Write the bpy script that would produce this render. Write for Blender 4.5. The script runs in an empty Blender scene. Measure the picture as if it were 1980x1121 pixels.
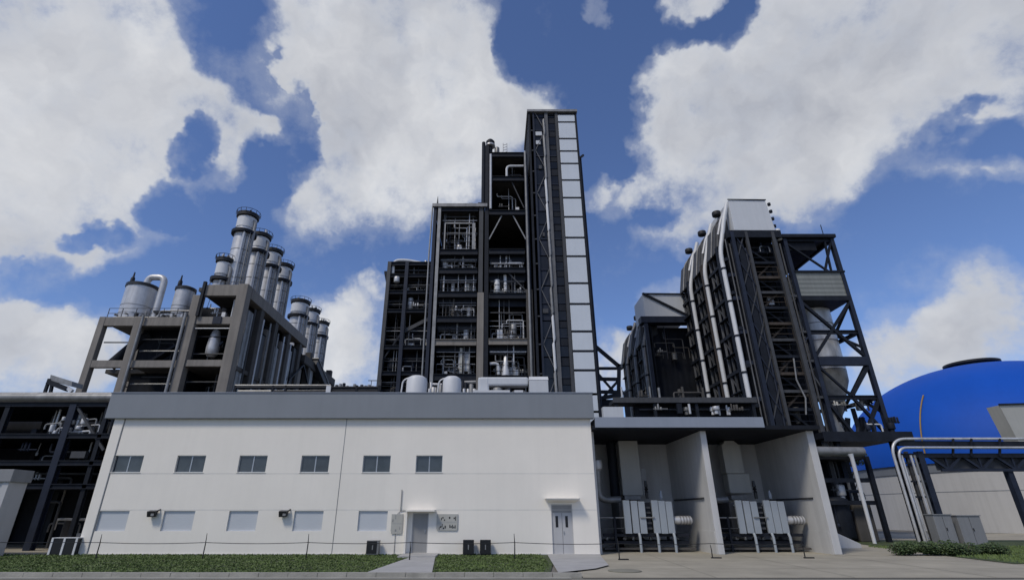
import bpy, math, random
from mathutils import Vector, Matrix
R = math.radians
S = bpy.context.scene
COL = S.collection

# ------------------------------------------------------------------ camera
TILT = R(23.6); FPX = 985.0; CX = 955.0; CY = 560.5; EYE = 2.0
cd = bpy.data.cameras.new('camera'); cam = bpy.data.objects.new('camera', cd); COL.objects.link(cam)
cam.location = (0, 0, EYE); cam.rotation_euler = (R(90) + TILT, 0, 0)
cd.sensor_width = 36; cd.lens = FPX / 1980 * 36; cd.shift_x = 35 / 1980
cd.clip_end = 6000; cd.clip_start = .1
S.camera = cam

# ------------------------------------------------------------------ light
SUN_EL, SUN_ROT = 50, -138        # veiled sun, high behind the viewer's left shoulder
S.view_settings.view_transform = 'Standard'; S.view_settings.look = 'None'
S.view_settings.exposure = 0.0; S.view_settings.gamma = 1
sd = bpy.data.lights.new('sun', 'SUN'); sun = bpy.data.objects.new('sun', sd); COL.objects.link(sun)
sd.energy = 2.05; sd.angle = R(14); sd.color = (1, .92, .78)
dsun = Vector((math.sin(R(SUN_ROT)) * math.cos(R(SUN_EL)), math.cos(R(SUN_ROT)) * math.cos(R(SUN_EL)), math.sin(R(SUN_EL))))
sun.rotation_euler = dsun.to_track_quat('Z', 'Y').to_euler(); sun.location = (0, 0, 80)

W = bpy.data.worlds.new('World'); S.world = W; W.use_nodes = True
nt = W.node_tree; nt.nodes.clear()
def N(t, **k):
    n = nt.nodes.new(t)
    for a, b in k.items(): setattr(n, a, b)
    return n
def L(a, b): nt.links.new(a, b)
def M(op, a, b=None, clamp=False):
    n = N('ShaderNodeMath', operation=op, use_clamp=clamp)
    for i, v in enumerate((a, b)):
        if v is None: continue
        if hasattr(v, 'links'): L(v, n.inputs[i])
        else: n.inputs[i].default_value = v
    return n.outputs[0]
def VM(op, a, b, scale=None):
    n = N('ShaderNodeVectorMath', operation=op)
    for i, v in enumerate((a, b)):
        if v is None: continue
        if hasattr(v, 'links'): L(v, n.inputs[i])
        else: n.inputs[i].default_value = v
    if scale is not None: n.inputs['Scale'].default_value = scale
    return n
def MR(v, a, b, c, d, smooth=True):
    n = N('ShaderNodeMapRange', interpolation_type='SMOOTHSTEP' if smooth else 'LINEAR')
    L(v, n.inputs['Value'])
    for k, x in zip(('From Min', 'From Max', 'To Min', 'To Max'), (a, b, c, d)): n.inputs[k].default_value = x
    return n.outputs['Result']
def NZ(vec, scale, detail=6, rough=.55, lac=2.0):
    n = N('ShaderNodeTexNoise'); L(vec, n.inputs['Vector'])
    n.inputs['Scale'].default_value = scale; n.inputs['Detail'].default_value = detail
    n.inputs['Roughness'].default_value = rough; n.inputs['Lacunarity'].default_value = lac
    return n
def direction(px, py):            # compass direction of a cloud seen at that spot of the sky
    a = (px - CX) / FPX; b = (CY - py) / FPX
    return Vector((a, math.cos(TILT) - b * math.sin(TILT), math.sin(TILT) + b * math.cos(TILT))).normalized()
# cloud masses: (place in the sky, radius in pixels-of-arc)
CLOUDS = [
 (60,60,170),(200,40,150),(330,110,120),(110,230,180),(260,210,140),(420,180,90),(490,195,45),(190,340,120),(60,400,150),(130,470,70),(30,500,60),
 (300,20,90),(455,295,40),(540,250,22),
 (600,60,80),(700,90,150),(820,60,130),(640,190,80),(780,200,130),(880,150,90),(700,320,110),(640,410,60),(820,300,110),(900,260,90),(960,200,70),(1000,210,38),(760,380,60),(900,340,60),(590,120,70),(560,130,45),
 (1330,10,42),(1160,10,26),(1385,-5,30),
 (1260,130,55),(1250,270,60),(1300,200,80),(1380,230,110),(1350,350,80),(1310,440,45),(1480,250,140),(1600,130,150),(1560,40,100),(1720,60,160),(1680,220,130),(1560,330,80),(1850,90,140),(1960,60,120),(1440,390,60),(1790,190,90),(1640,290,70),(1460,110,50),
 (1870,320,44),(1960,320,36),(1198,388,42),(1235,372,26),(1150,385,26),
 (100,640,110),(20,600,70),(190,650,70),(60,720,120),(640,650,60),(700,690,90),(690,580,30),(610,720,80),(720,545,18),
 (1930,590,70),(1870,640,70),(1800,680,90),(1720,710,70),(1960,660,90),(1290,590,40),(1180,730,50),(1240,720,50),(1330,700,60)]
HOLES = [(455,40,75),(480,110,45),(515,160,30),(565,205,30),(575,260,32),(545,330,50),(335,385,35),(1165,120,60),(1150,230,60),(110,545,48),(30,548,40),(230,580,60),(300,640,70),(1000,60,40),(150,442,24),(185,432,22),(235,440,26),(372,262,28),(350,300,26),(565,175,26),(585,215,26),(470,120,55),(1010,120,40),(1900,260,60),(1930,215,40),(1235,35,45),(1300,78,26),(1360,72,28),(1405,78,32),(1440,40,30),(1462,-5,30),(1178,335,26),(1285,420,26)]
tc = N('ShaderNodeTexCoord'); D = tc.outputs['Generated']
w1 = NZ(D, 5.0, 5, .6); w2 = NZ(D, 16, 4, .6)
off = VM('SCALE', VM('SUBTRACT', w1.outputs['Color'], (.5,.5,.5)).outputs[0], None, .17).outputs[0]
off2 = VM('SCALE', VM('SUBTRACT', w2.outputs['Color'], (.5,.5,.5)).outputs[0], None, .05).outputs[0]
DW = VM('NORMALIZE', VM('ADD', VM('ADD', D, off).outputs[0], off2).outputs[0], None).outputs[0]
def blobs(lst, k0=.0, k1=1.7):
    acc = None
    for px, py, r in lst:
        c = direction(px, py)
        # angular radius at that place in the sky
        c2 = direction(px + r, py); c3 = direction(px, py + r)
        ang = .5 * (c.angle(c2) + c.angle(c3))
        d = VM('DOT_PRODUCT', DW, tuple(c)).outputs['Value']
        m = MR(d, math.cos(ang * k1), math.cos(ang * k0), 0, 1)
        acc = m if acc is None else M('ADD', acc, m)
    return acc
mass = blobs(CLOUDS); hole = blobs(HOLES, .0, 1.7)
fb = NZ(D, 7.0, 9, .62).outputs['Fac']
fine = NZ(D, 26, 6, .65).outputs['Fac']
# cover behind and beside the viewer, where the photograph does not look
sep = N('ShaderNodeSeparateXYZ'); L(D, sep.inputs[0])
back = MR(sep.outputs['Y'], .25, -.15, 0, .62)
m = M('MULTIPLY', M('SUBTRACT', 1.0, M('POWER', 2.718, M('MULTIPLY', mass, -.75))), 1.5)
m = M('ADD', m, back)
m = M('SUBTRACT', m, M('MULTIPLY', M('MINIMUM', hole, 1.0), .95))
m = M('ADD', m, M('MULTIPLY', M('SUBTRACT', fb, .5), 2.1))
m = M('ADD', m, M('MULTIPLY', M('SUBTRACT', fine, .5), .7))
veil = MR(m, .0, .75, 0, .30)
core = MR(m, .34, 1.22, 0, .98)
cover = M('MAXIMUM', veil, core)
thick = MR(m, .5, 1.6, 0, 1)
# relief inside the clouds: billows catch light from above, their undersides stay greyer
def billow(sc, step, gain):
    up = VM('NORMALIZE', VM('ADD', DW, (-.02*step/.02, -.3*step, step)).outputs[0], None).outputs[0]
    a = NZ(DW, sc, 5, .55).outputs['Fac']; b = NZ(up, sc, 5, .55).outputs['Fac']
    return M('MULTIPLY', M('SUBTRACT', a, b), gain)
sh1 = NZ(DW, 2.6, 4, .5).outputs['Fac']
relief = M('ADD', M('ADD', billow(3.2, .07, 2.0), billow(8, .03, .8)), M('MULTIPLY', M('SUBTRACT', sh1, .5), 1.6))
shade = MR(M('ADD', relief, .55), 0, 1, 0, 1, False)
mixc = N('ShaderNodeMix', data_type='RGBA'); L(shade, mixc.inputs['Factor'])
mixc.inputs['A'].default_value = (.42,.44,.495,1); mixc.inputs['B'].default_value = (.77,.78,.80,1)
mixd = N('ShaderNodeMix', data_type='RGBA'); L(thick, mixd.inputs['Factor'])
mixd.inputs['A'].default_value = (.52,.56,.64,1); L(mixc.outputs['Result'], mixd.inputs['B'])
sky = N('ShaderNodeTexSky', sky_type='NISHITA', sun_disc=False)
sky.sun_elevation = R(SUN_EL); sky.sun_rotation = R(SUN_ROT); sky.air_density = 1.0; sky.dust_density = .1; sky.ozone_density = 4.0
bs = N('ShaderNodeBackground'); bs.inputs['Strength'].default_value = .10; L(VM('MULTIPLY', sky.outputs[0], (1.0,1.03,1.25)).outputs[0], bs.inputs['Color'])
bc = N('ShaderNodeBackground'); bc.inputs['Strength'].default_value = 1.0; L(mixd.outputs['Result'], bc.inputs['Color'])
ms = N('ShaderNodeMixShader'); L(cover, ms.inputs[0]); L(bs.outputs[0], ms.inputs[1]); L(bc.outputs[0], ms.inputs[2])
wo = N('ShaderNodeOutputWorld'); L(ms.outputs[0], wo.inputs['Surface'])

# ------------------------------------------------------------------ helpers
def at(px, py, Y):                # real x and height of something seen at (px, py) that stands Y metres away
    a = (px - CX) / FPX; b = (CY - py) / FPX
    t = Y / (math.cos(TILT) - b * math.sin(TILT))
    return t * a, EYE + t * (math.sin(TILT) + b * math.cos(TILT))
def zat(py, Y): return at(0, py, Y)[1]

class MB:
    def __init__(s): s.v = []; s.f = []; s.s = []
    def add(s, vs, fs, smooth=False):
        o = len(s.v); s.v += [tuple(p) for p in vs]
        for k, f in enumerate(fs):
            s.f.append(tuple(i + o for i in f)); s.s.append(smooth if isinstance(smooth, bool) else smooth[k])
        return s
    def hexa(s, p): return s.add(p, [(0,3,2,1),(4,5,6,7),(0,1,5,4),(1,2,6,5),(2,3,7,6),(3,0,4,7)])
    def box(s, x0, x1, y0, y1, z0, z1):
        return s.hexa([(x0,y0,z0),(x1,y0,z0),(x1,y1,z0),(x0,y1,z0),(x0,y0,z1),(x1,y0,z1),(x1,y1,z1),(x0,y1,z1)])
    def beam(s, p, q, w, h=None):
        p = Vector(p); q = Vector(q); h = h or w; d = (q - p).normalized()
        up = Vector((0,0,1)) if abs(d.z) < .95 else Vector((0,1,0))
        r = d.cross(up).normalized() * (w / 2); u = r.cross(d).normalized() * (h / 2)
        return s.hexa([p-r-u, p+r-u, p+r+u, p-r+u, q-r-u, q+r-u, q+r+u, q-r+u])
    def ibeam(s, p, q, w, h, t=.05):          # rolled steel section
        p = Vector(p); q = Vector(q); d = (q - p).normalized()
        up = Vector((0,0,1)) if abs(d.z) < .95 else Vector((0,1,0))
        r = d.cross(up).normalized(); u = r.cross(d).normalized()
        a = h / 2; b = w / 2; c = t / 2
        prof = [(-b,-a),(b,-a),(b,-a+t),(c,-a+t),(c,a-t),(b,a-t),(b,a),(-b,a),(-b,a-t),(-c,a-t),(-c,-a+t),(-b,-a+t)]
        n = 12; vs = [p + r*x + u*y for x, y in prof] + [q + r*x + u*y for x, y in prof]
        fs = [(i, (i+1) % n, n + (i+1) % n, n + i) for i in range(n)] + [tuple(range(n-1,-1,-1)), tuple(range(n, 2*n))]
        return s.add(vs, fs)
    def tube(s, pts, r, n=10, caps=True):
        P = [Vector(p) for p in pts]; rs = r if isinstance(r, (list, tuple)) else [r] * len(P)
        d0 = (P[1] - P[0]).normalized()
        a = Vector((0,0,1)) if abs(d0.z) < .9 else Vector((1,0,0))
        u = (a - d0 * a.dot(d0)).normalized(); vs = []; prev = d0
        for i, p in enumerate(P):
            d = (P[min(i+1, len(P)-1)] - P[max(i-1, 0)]).normalized()
            u = (u - d * u.dot(d)).normalized(); w = d.cross(u)
            for k in range(n):
                t = 2 * math.pi * k / n
                vs.append(p + (u * math.cos(t) + w * math.sin(t)) * rs[i])
        fs = []; sm = []
        for i in range(len(P) - 1):
            for k in range(n):
                fs.append((i*n+k, i*n+(k+1) % n, (i+1)*n+(k+1) % n, (i+1)*n+k)); sm.append(True)
        if caps:
            fs.append(tuple(range(n-1,-1,-1))); sm.append(False)
            fs.append(tuple((len(P)-1)*n + k for k in range(n))); sm.append(False)
        return s.add(vs, fs, sm)
    def lathe(s, prof, cx, cy, n=24, axis='z', a0=0, a1=2*math.pi):
        full = abs(a1 - a0 - 2*math.pi) < 1e-6; m = n if full else n + 1
        vs = []
        for r, z in prof:
            for k in range(m):
                t = a0 + (a1 - a0) * k / n
                c, q = r * math.cos(t), r * math.sin(t)
                vs.append((cx + c, cy + q, z) if axis == 'z' else (z, cx + c, cy + q))
        fs = []; sm = []
        for i in range(len(prof) - 1):
            r0, z0 = prof[i]; r1, z1 = prof[i+1]
            for k in range(n):
                k2 = (k+1) % m if full else k+1
                fs.append((i*m+k, i*m+k2, (i+1)*m+k2, (i+1)*m+k)); sm.append(True)
        for i, rev in ((0, True), (len(prof)-1, False)):
            if prof[i][0] > 1e-4 and full:
                idx = [i*m+k for k in range(m)]
                fs.append(tuple(idx[::-1] if rev else idx)); sm.append(False)
        return s.add(vs, fs, sm)

def bend(pts, rad=.3, seg=5):     # polyline with rounded corners
    P = [Vector(p) for p in pts]; out = [P[0]]
    for i in range(1, len(P)-1):
        a = (P[i-1]-P[i]); b = (P[i+1]-P[i]); r = min(rad, a.length*.45, b.length*.45)
        p0 = P[i] + a.normalized()*r; p2 = P[i] + b.normalized()*r
        for k in range(seg+1):
            t = k/seg; out.append(p0*(1-t)**2 + P[i]*2*t*(1-t) + p2*t*t)
    out.append(P[-1]); return out

def mesh_obj(name, mb, m, org=(0,0,0), sharp=35):
    me = bpy.data.meshes.new(name); ox, oy, oz = org
    me.from_pydata([(x-ox, y-oy, z-oz) for x, y, z in mb.v], [], mb.f)
    me.polygons.foreach_set('use_smooth', mb.s)
    me.materials.append(m); me.validate(); me.update()
    if any(mb.s): me.set_sharp_from_angle(angle=R(sharp))
    o = bpy.data.objects.new(name, me); COL.objects.link(o)
    return o
ORG = {}
def thing(name, loc, label, cat, group=None):
    o = bpy.data.objects.new(name, None); COL.objects.link(o); o.location = loc; o.empty_display_size = .3
    o['label'] = label; o['category'] = cat
    if group: o['group'] = group
    ORG[o.name] = tuple(loc); return o
def part(name, mb, m, parent, label=None, bev=0):
    o = mesh_obj(name, mb, m, ORG[parent.name]); o.parent = parent; ORG[o.name] = ORG[parent.name]
    if label: o['label'] = label
    if bev:
        b = o.modifiers.new('bevel', 'BEVEL'); b.width = bev; b.segments = 2; b.limit_method = 'ANGLE'
    return o
def solo(name, mb, m, loc, label, cat, group=None, bev=0):
    o = mesh_obj(name, mb, m, loc); o.location = loc; o['label'] = label; o['category'] = cat
    if group: o['group'] = group
    if bev:
        b = o.modifiers.new('bevel', 'BEVEL'); b.width = bev; b.segments = 2; b.limit_method = 'ANGLE'
    return o
def setting(name, mb, m, kind='structure'):
    o = mesh_obj(name, mb, m); o['kind'] = kind; return o
def copy_tree(o, parent=None):
    c = o.copy(); COL.objects.link(c)
    if parent: c.parent = parent
    ORG[c.name] = ORG.get(o.name, (0,0,0))
    for ch in list(o.children): copy_tree(ch, c)
    return c

# ------------------------------------------------------------------ materials
def mat(name, col, rough=.6, metal=0, var=.18, scale=.7, streak=0, bump=0, bscale=12, rib=0, ribdir=(1,1,0), ribamt=.3, spec=.5, var2=None):
    m = bpy.data.materials.new(name); m.use_nodes = True; t = m.node_tree; b = t.nodes['Principled BSDF']
    def n(ty): return t.nodes.new(ty)
    g = n('ShaderNodeNewGeometry'); P = g.outputs['Position']
    nz = n('ShaderNodeTexNoise'); nz.inputs['Scale'].default_value = scale; nz.inputs['Detail'].default_value = 8; nz.inputs['Roughness'].default_value = .65
    t.links.new(P, nz.inputs['Vector'])
    mr = n('ShaderNodeMapRange'); t.links.new(nz.outputs['Fac'], mr.inputs['Value'])
    mr.inputs['From Min'].default_value = .3; mr.inputs['From Max'].default_value = .7
    mr.inputs['To Min'].default_value = 1 - var; mr.inputs['To Max'].default_value = 1 + var
    fac = mr.outputs['Result']
    if streak:
        mp = n('ShaderNodeMapping'); mp.inputs['Scale'].default_value = (2.6, 2.6, .10); t.links.new(P, mp.inputs['Vector'])
        n2 = n('ShaderNodeTexNoise'); n2.inputs['Scale'].default_value = 1; n2.inputs['Detail'].default_value = 7; n2.inputs['Roughness'].default_value = .6
        t.links.new(mp.outputs[0], n2.inputs['Vector'])
        m2 = n('ShaderNodeMapRange'); t.links.new(n2.outputs['Fac'], m2.inputs['Value'])
        m2.inputs['From Min'].default_value = .42; m2.inputs['From Max'].default_value = .75
        m2.inputs['To Min'].default_value = 1; m2.inputs['To Max'].default_value = 1 - streak
        mu = n('ShaderNodeMath'); mu.operation = 'MULTIPLY'; t.links.new(fac, mu.inputs[0]); t.links.new(m2.outputs[0], mu.inputs[1]); fac = mu.outputs[0]
    vm = n('ShaderNodeVectorMath'); vm.operation = 'SCALE'; vm.inputs[0].default_value = col; t.links.new(fac, vm.inputs['Scale'])
    t.links.new(vm.outputs[0], b.inputs['Base Color'])
    b.inputs['Roughness'].default_value = rough; b.inputs['Metallic'].default_value = metal
    b.inputs['Specular IOR Level'].default_value = spec
    if bump or rib:
        if rib:
            dp = n('ShaderNodeVectorMath'); dp.operation = 'DOT_PRODUCT'; t.links.new(P, dp.inputs[0]); dp.inputs[1].default_value = ribdir
            s1 = n('ShaderNodeMath'); s1.operation = 'MULTIPLY'; t.links.new(dp.outputs['Value'], s1.inputs[0]); s1.inputs[1].default_value = rib * 6.2832
            s2 = n('ShaderNodeMath'); s2.operation = 'SINE'; t.links.new(s1.outputs[0], s2.inputs[0]); h = s2.outputs[0]; st = ribamt; dist = .03
        else:
            n3 = n('ShaderNodeTexNoise'); n3.inputs['Scale'].default_value = bscale; n3.inputs['Detail'].default_value = 6; t.links.new(P, n3.inputs['Vector']); h = n3.outputs['Fac']; st = bump; dist = .05
        bp = n('ShaderNodeBump'); bp.inputs['Strength'].default_value = st; bp.inputs['Distance'].default_value = dist
        t.links.new(h, bp.inputs['Height']); t.links.new(bp.outputs[0], b.inputs['Normal'])
    return m
WALL = mat('white_render', (.81,.77,.705), .75, var=.035, scale=.35, streak=.03, bump=.08, bscale=30)
FASCIA = mat('grey_panel', (.205,.222,.245), .45, var=.05, scale=.3, streak=.06)
ANNEXF = mat('blue_grey_panel', (.25,.28,.34), .4, var=.05, streak=.06)
JOINT = mat('joint_sealant', (.56,.55,.53), .8)
BOARD = mat('faded_board', (.40,.40,.385), .6, var=.12, scale=3)
GLASS = mat('window_glass', (.045,.056,.068), .12, var=.4, scale=.9, spec=.6)
FRAME = mat('aluminium_frame', (.42,.44,.46), .35, .6)
SHUT = mat('roller_shutter', (.52,.545,.58), .45, .1, var=.03, rib=11, ribdir=(0,0,1), ribamt=.03)
DOOR = mat('grey_door', (.27,.27,.27), .5, var=.08, streak=.1)
DOORL = mat('pale_door', (.44,.44,.45), .5, var=.05, streak=.06)
BLACK = mat('black_plastic', (.008,.008,.009), .4)
STEEL = mat('dark_steel', (.012,.015,.023), .6, 0, spec=.22, var=.35, scale=1.5, streak=.25)
NAVY = mat('navy_steel', (.018,.024,.042), .55, 0, spec=.25, var=.25, scale=1.2, streak=.2)
GREYST = mat('grey_steel', (.06,.062,.068), .55, 0, spec=.3, var=.2, scale=1.2, streak=.25)
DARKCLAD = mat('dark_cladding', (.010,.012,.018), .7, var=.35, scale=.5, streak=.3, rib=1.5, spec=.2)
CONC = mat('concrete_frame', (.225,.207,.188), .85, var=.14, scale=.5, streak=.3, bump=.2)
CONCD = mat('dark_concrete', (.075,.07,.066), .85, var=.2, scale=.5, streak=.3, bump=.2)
SILVER = mat('aluminium_cladding', (.56,.56,.57), .42, .35, var=.14, scale=1.6, streak=.28)
DULL = mat('dull_insulation', (.26,.26,.26), .5, .4, var=.25, scale=1.6, streak=.3)
WHITE = mat('white_paint', (.62,.63,.65), .45, var=.05, scale=1, streak=.1)
PANEL = mat('pale_panel', (.58,.62,.67), .35, var=.04, scale=.35, streak=.05)
BOXW = mat('pale_sheet', (.55,.57,.60), .5, var=.04, scale=.6, streak=.08)
BEIGE = mat('beige_duct', (.42,.415,.385), .55, var=.06, streak=.1)
BAYW = mat('bay_render', (.52,.52,.52), .8, var=.08, scale=.5, streak=.14, bump=.1)
RAD = mat('radiator_paint', (.29,.325,.365), .45, var=.05, scale=1)
BLUE = mat('blue_membrane', (.004,.075,.43), .6, var=.07, scale=.15, streak=.05, spec=.2)
CAPB = mat('black_rubber', (.010,.010,.012), .6)
DOMEW = mat('store_wall', (.46,.455,.45), .8, var=.05, scale=.2, streak=.12)
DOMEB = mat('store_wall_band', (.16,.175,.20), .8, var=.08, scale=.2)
CLADG = mat('greenish_cladding', (.21,.22,.205), .5, .1, var=.1, streak=.2, rib=2.2, ribdir=(0,0,1), ribamt=.5)
COLG = mat('weathered_grey_steel', (.125,.128,.138), .6, 0, spec=.3, var=.2, scale=1.2, streak=.3)
RUST = mat('brown_steel', (.05,.038,.030), .75, var=.4, scale=2, streak=.3)
TREEG = mat('leaf_green', (.045,.075,.022), .6, var=.45, scale=2.5)
BARK = mat('bark', (.09,.07,.05), .9, bump=.5)
GRASSB = mat('lawn_soil', (.052,.072,.024), .9, var=.3, scale=1.2, bump=.6, bscale=18)
GRASS = mat('grass_blades', (.094,.138,.032), .65, var=.38, scale=.9)
PAVE = mat('path_concrete', (.37,.365,.36), .85, var=.12, scale=.8, bump=.15, bscale=25)
YARD = mat('yard_concrete', (.345,.315,.25), .85, var=.2, scale=.4, bump=.15, bscale=20)
KERB = mat('kerb_stone', (.30,.29,.26), .85, var=.22, scale=1.4, bump=.3)
ROAD = mat('road_concrete', (.22,.21,.17), .88, var=.16, scale=.5, bump=.2, bscale=25)
LAND = mat('bare_land', (.17,.16,.14), .9, var=.2, scale=.05)
CABG = mat('cabinet_grey', (.22,.225,.235), .55, var=.08, streak=.15)
OCHRE = mat('ochre_hose', (.30,.19,.06), .7, var=.15)
exec_mats = True

rng = random.Random(7)
# ------------------------------------------------------------------ ground
def sheet(x0, x1, y0, y1, z, nx=1, ny=1):
    m = MB()
    vs = [(x0+(x1-x0)*i/nx, y0+(y1-y0)*j/ny, z) for j in range(ny+1) for i in range(nx+1)]
    fs = [(j*(nx+1)+i, j*(nx+1)+i+1, (j+1)*(nx+1)+i+1, (j+1)*(nx+1)+i) for j in range(ny) for i in range(nx)]
    return m.add(vs, fs)
def poly(pts, z):
    m = MB(); m.add([(x, y, z) for x, y in pts], [tuple(range(len(pts)))]); return m
setting('ground', sheet(-3000, 3000, -2000, 5000, -.02), LAND)
setting('road', sheet(-90, 90, -12, 19.3, -.10+.09), ROAD)
setting('yard', poly([(3.0,19.6),(70,19.6),(70,60),(-60,60),(-60,29.62),(3.6,29.62)], 0.0), YARD)
for k, xx in enumerate((7.5,12.2,17.0,21.8)):
    setting('yard_joint', poly([(xx,19.7),(xx+.03,19.7),(xx+.6,30),(xx+.57,30)], .004), ROAD)
for yy in (22.6,26.2): setting('yard_joint', poly([(4.9,yy),(40,yy),(40,yy+.035),(4.9,yy+.035)], .0045), ROAD)
kb = MB(); x = -60
while x < 2.4:
    kb.box(x, x+.985, 19.75 + rng.uniform(-.006,.006), 20.0, -.02, .13 + rng.uniform(-.006,.006)); x += 1.0
setting('kerb', kb, KERB)
setting('verge_strip', sheet(-60, 2.6, 19.3, 19.75, .004), KERB)
def lawn_edge(y): return 1.9 + (y-20.6)*.12
PATH_L = lambda y: -4.65 + (y-20.0)*.08
PATH_R = lambda y: -2.15 - (y-20.0)*.09
setting('lawn_bed', poly([(-60,20.0),(1.9,20.0),(3.2,29.55),(-60,29.55)], .02), GRASSB)
setting('path', poly([(PATH_L(20),20.02),(-2.15,20.02),(-2.83,27.6),(-4.05,27.6)], .045), PAVE)
g = MB(); g.box(-4.65, -2.82, 27.6, 29.57, -.02, .10)
setting('door_step', g, PAVE)
setting('side_path', poly([(2.3,20.7),(3.9,22.2),(4.7,23.6),(5.45,29.58),(2.75,29.58)], .05), PAVE)
# grass: blades over the two lawns
gm = MB(); gr = random.Random(3)
cnt = 0
while cnt < 52000:
    y = 20.05 + 9.45 * gr.random()
    x = -34 + (2.4+34) * gr.random()
    if x > lawn_edge(y)-.1+gr.uniform(-.15,.15): continue
    if y < 27.7 and PATH_L(y)-.05+gr.uniform(-.12,.06) < x < PATH_R(y)+.05+gr.uniform(-.06,.12): continue
    if y >= 27.6 and -4.7 < x < -2.8: continue
    if y < 20.4 and gr.random() < .5: continue
    if math.sin(x*1.7+2*math.sin(y*1.3))*math.sin(y*2.1+x*.6) > .72 and gr.random() < .6: continue
    h = gr.uniform(.025,.05) * (1.6 if y > 29.2 else 1); w = gr.uniform(.02,.045); a = gr.uniform(0, 3.14)
    dx, dy = math.cos(a)*w, math.sin(a)*w; lx, ly = gr.uniform(-.04,.04), gr.uniform(-.04,.04)
    gm.add([(x-dx,y-dy,.018),(x+dx,y+dy,.018),(x+lx+dx*.2,y+ly+dy*.2,.018+h),(x+lx-dx*.2,y+ly-dy*.2,.018+h)], [(0,1,2,3)]); cnt += 1
setting('grass', gm, GRASS, 'stuff')

# ------------------------------------------------------------------ office building
FY = 29.6
def holed_wall(x0, x1, z0, z1, holes, y, depth):
    m = MB()
    xs = sorted({x0, x1, *[h[0] for h in holes], *[h[1] for h in holes]}); zs = sorted({z0, z1, *[h[2] for h in holes], *[h[3] for h in holes]})
    def inside(cx, cz): return any(h[0] < cx < h[1] and h[2] < cz < h[3] for h in holes)
    for i in range(len(xs)-1):
        for j in range(len(zs)-1):
            if inside((xs[i]+xs[i+1])/2, (zs[j]+zs[j+1])/2): continue
            m.add([(xs[i],y,zs[j]),(xs[i+1],y,zs[j]),(xs[i+1],y,zs[j+1]),(xs[i],y,zs[j+1])], [(0,1,2,3)])
    for a, b, c, d in holes:
        m.add([(a,y,c),(b,y,c),(b,y,d),(a,y,d),(a,y+depth,c),(b,y+depth,c),(b,y+depth,d),(a,y+depth,d)], [(0,1,5,4),(1,2,6,5),(2,3,7,6),(3,0,4,7)])
    return m
ob = thing('office_building', (-8, FY, 0), 'long white two storey building with a plain grey parapet band along the front', 'building')
up = []; lo = []
for pxl, pxr in ((223,279),(344,399),(464,518),(584,638),(703,756),(805,856)):
    a = at(pxl, 880, FY)[0]; b = at(pxr, 880, FY)[0]; up.append((a, b, zat(912.5,FY), zat(880,FY)))
for pxl, pxr in ((192,251),(318,378),(444,500),(570,626),(694,750)):
    a = at(pxl, 987, FY)[0]; b = at(pxr, 987, FY)[0]; lo.append((a, b, zat(1026,FY), zat(987,FY)))
dl = (-4.32, -3.46, .1, 2.0); dr = (3.06, 4.18, .05, 2.42)
wall = holed_wall(-21.05, 5.5, 0, 6.95, up + lo + [dl, dr], FY, .16)
wall.add([(-21.05,FY,0),(-21.05,46,0),(-21.05,46,6.95),(-21.05,FY,6.95)], [(0,1,2,3)])
wall.add([(5.5,FY,0),(5.5,41,0),(5.5,41,6.95),(5.5,FY,6.95)], [(0,1,2,3)])
wall.add([(-21.05,41,0),(5.5,41,0),(5.5,41,6.95),(-21.05,41,6.95)], [(0,1,2,3)])
part('wall', wall, WALL, ob)
p = MB().box(-21.6, -21.05, FY-.06, FY+.5, 0, 6.95); part('corner_pilaster', p, WALL, ob, bev=.02)
p = MB().box(-22.05, 5.68, FY-.28, FY+.1, 6.9, 8.32); part('parapet', p, FASCIA, ob, bev=.02)
p = MB().box(-22.08, 5.71, FY-.32, FY+.16, 8.322, 8.37); part('coping', p, ANNEXF, ob)
p = MB().box(-22.0, 5.6, FY+.1, 41.2, 6.96, 7.5); part('roof', p, CONCD, ob)
for z in (zat(915,FY), zat(985,FY)):
    p = MB().box(-21.04, 5.49, FY-.004, FY, z-.012, z+.012); part('wall_joint', p, JOINT, ob)
xj = at(656, 940, FY)[0]
p = MB().box(xj-.018, xj+.018, FY-.006, FY, 0, 6.9); part('wall_joint', p, DULL, ob)
p = MB().box(-21.05, -21.0, FY-.008, FY, 0, 6.9); part('wall_joint', p, DULL, ob)
p = MB().box(-21.62, 5.52, FY-.05, FY-.002, 0, .06); part('plinth', p, BAYW, ob)
for a, b, c, d in up:
    y = FY+.10
    f = MB(); t = .035
    for q in ((a,b,c,c+t),(a,b,d-t,d),(a,a+t,c+t,d-t),(b-t,b,c+t,d-t),((a+b)/2-.03,(a+b)/2+.03,c+t,d-t)): f.box(q[0],q[1],y,y+.05,q[2],q[3])
    w = part('window', f, FRAME, ob)
    mx = (a+b)/2
    for u0, u1 in ((a+t,mx-.03),(mx+.03,b-t)):
        part('pane', MB().box(u0,u1,y+.02,y+.035,c+t,d-t), GLASS, w)
    part('sill', MB().box(a-.03,b+.03,FY-.035,FY+.1,c-.035,c-.001), WALL, w)
for a, b, c, d in lo:
    y = FY+.09
    w = part('shutter', MB().box(a+.002,b-.002,y,y+.04,c,d), SHUT, ob)
    part('shutter_box', MB().box(a+.002,b-.002,y-.02,y-.002,d-.09,d-.002), SHUT, w)
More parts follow.
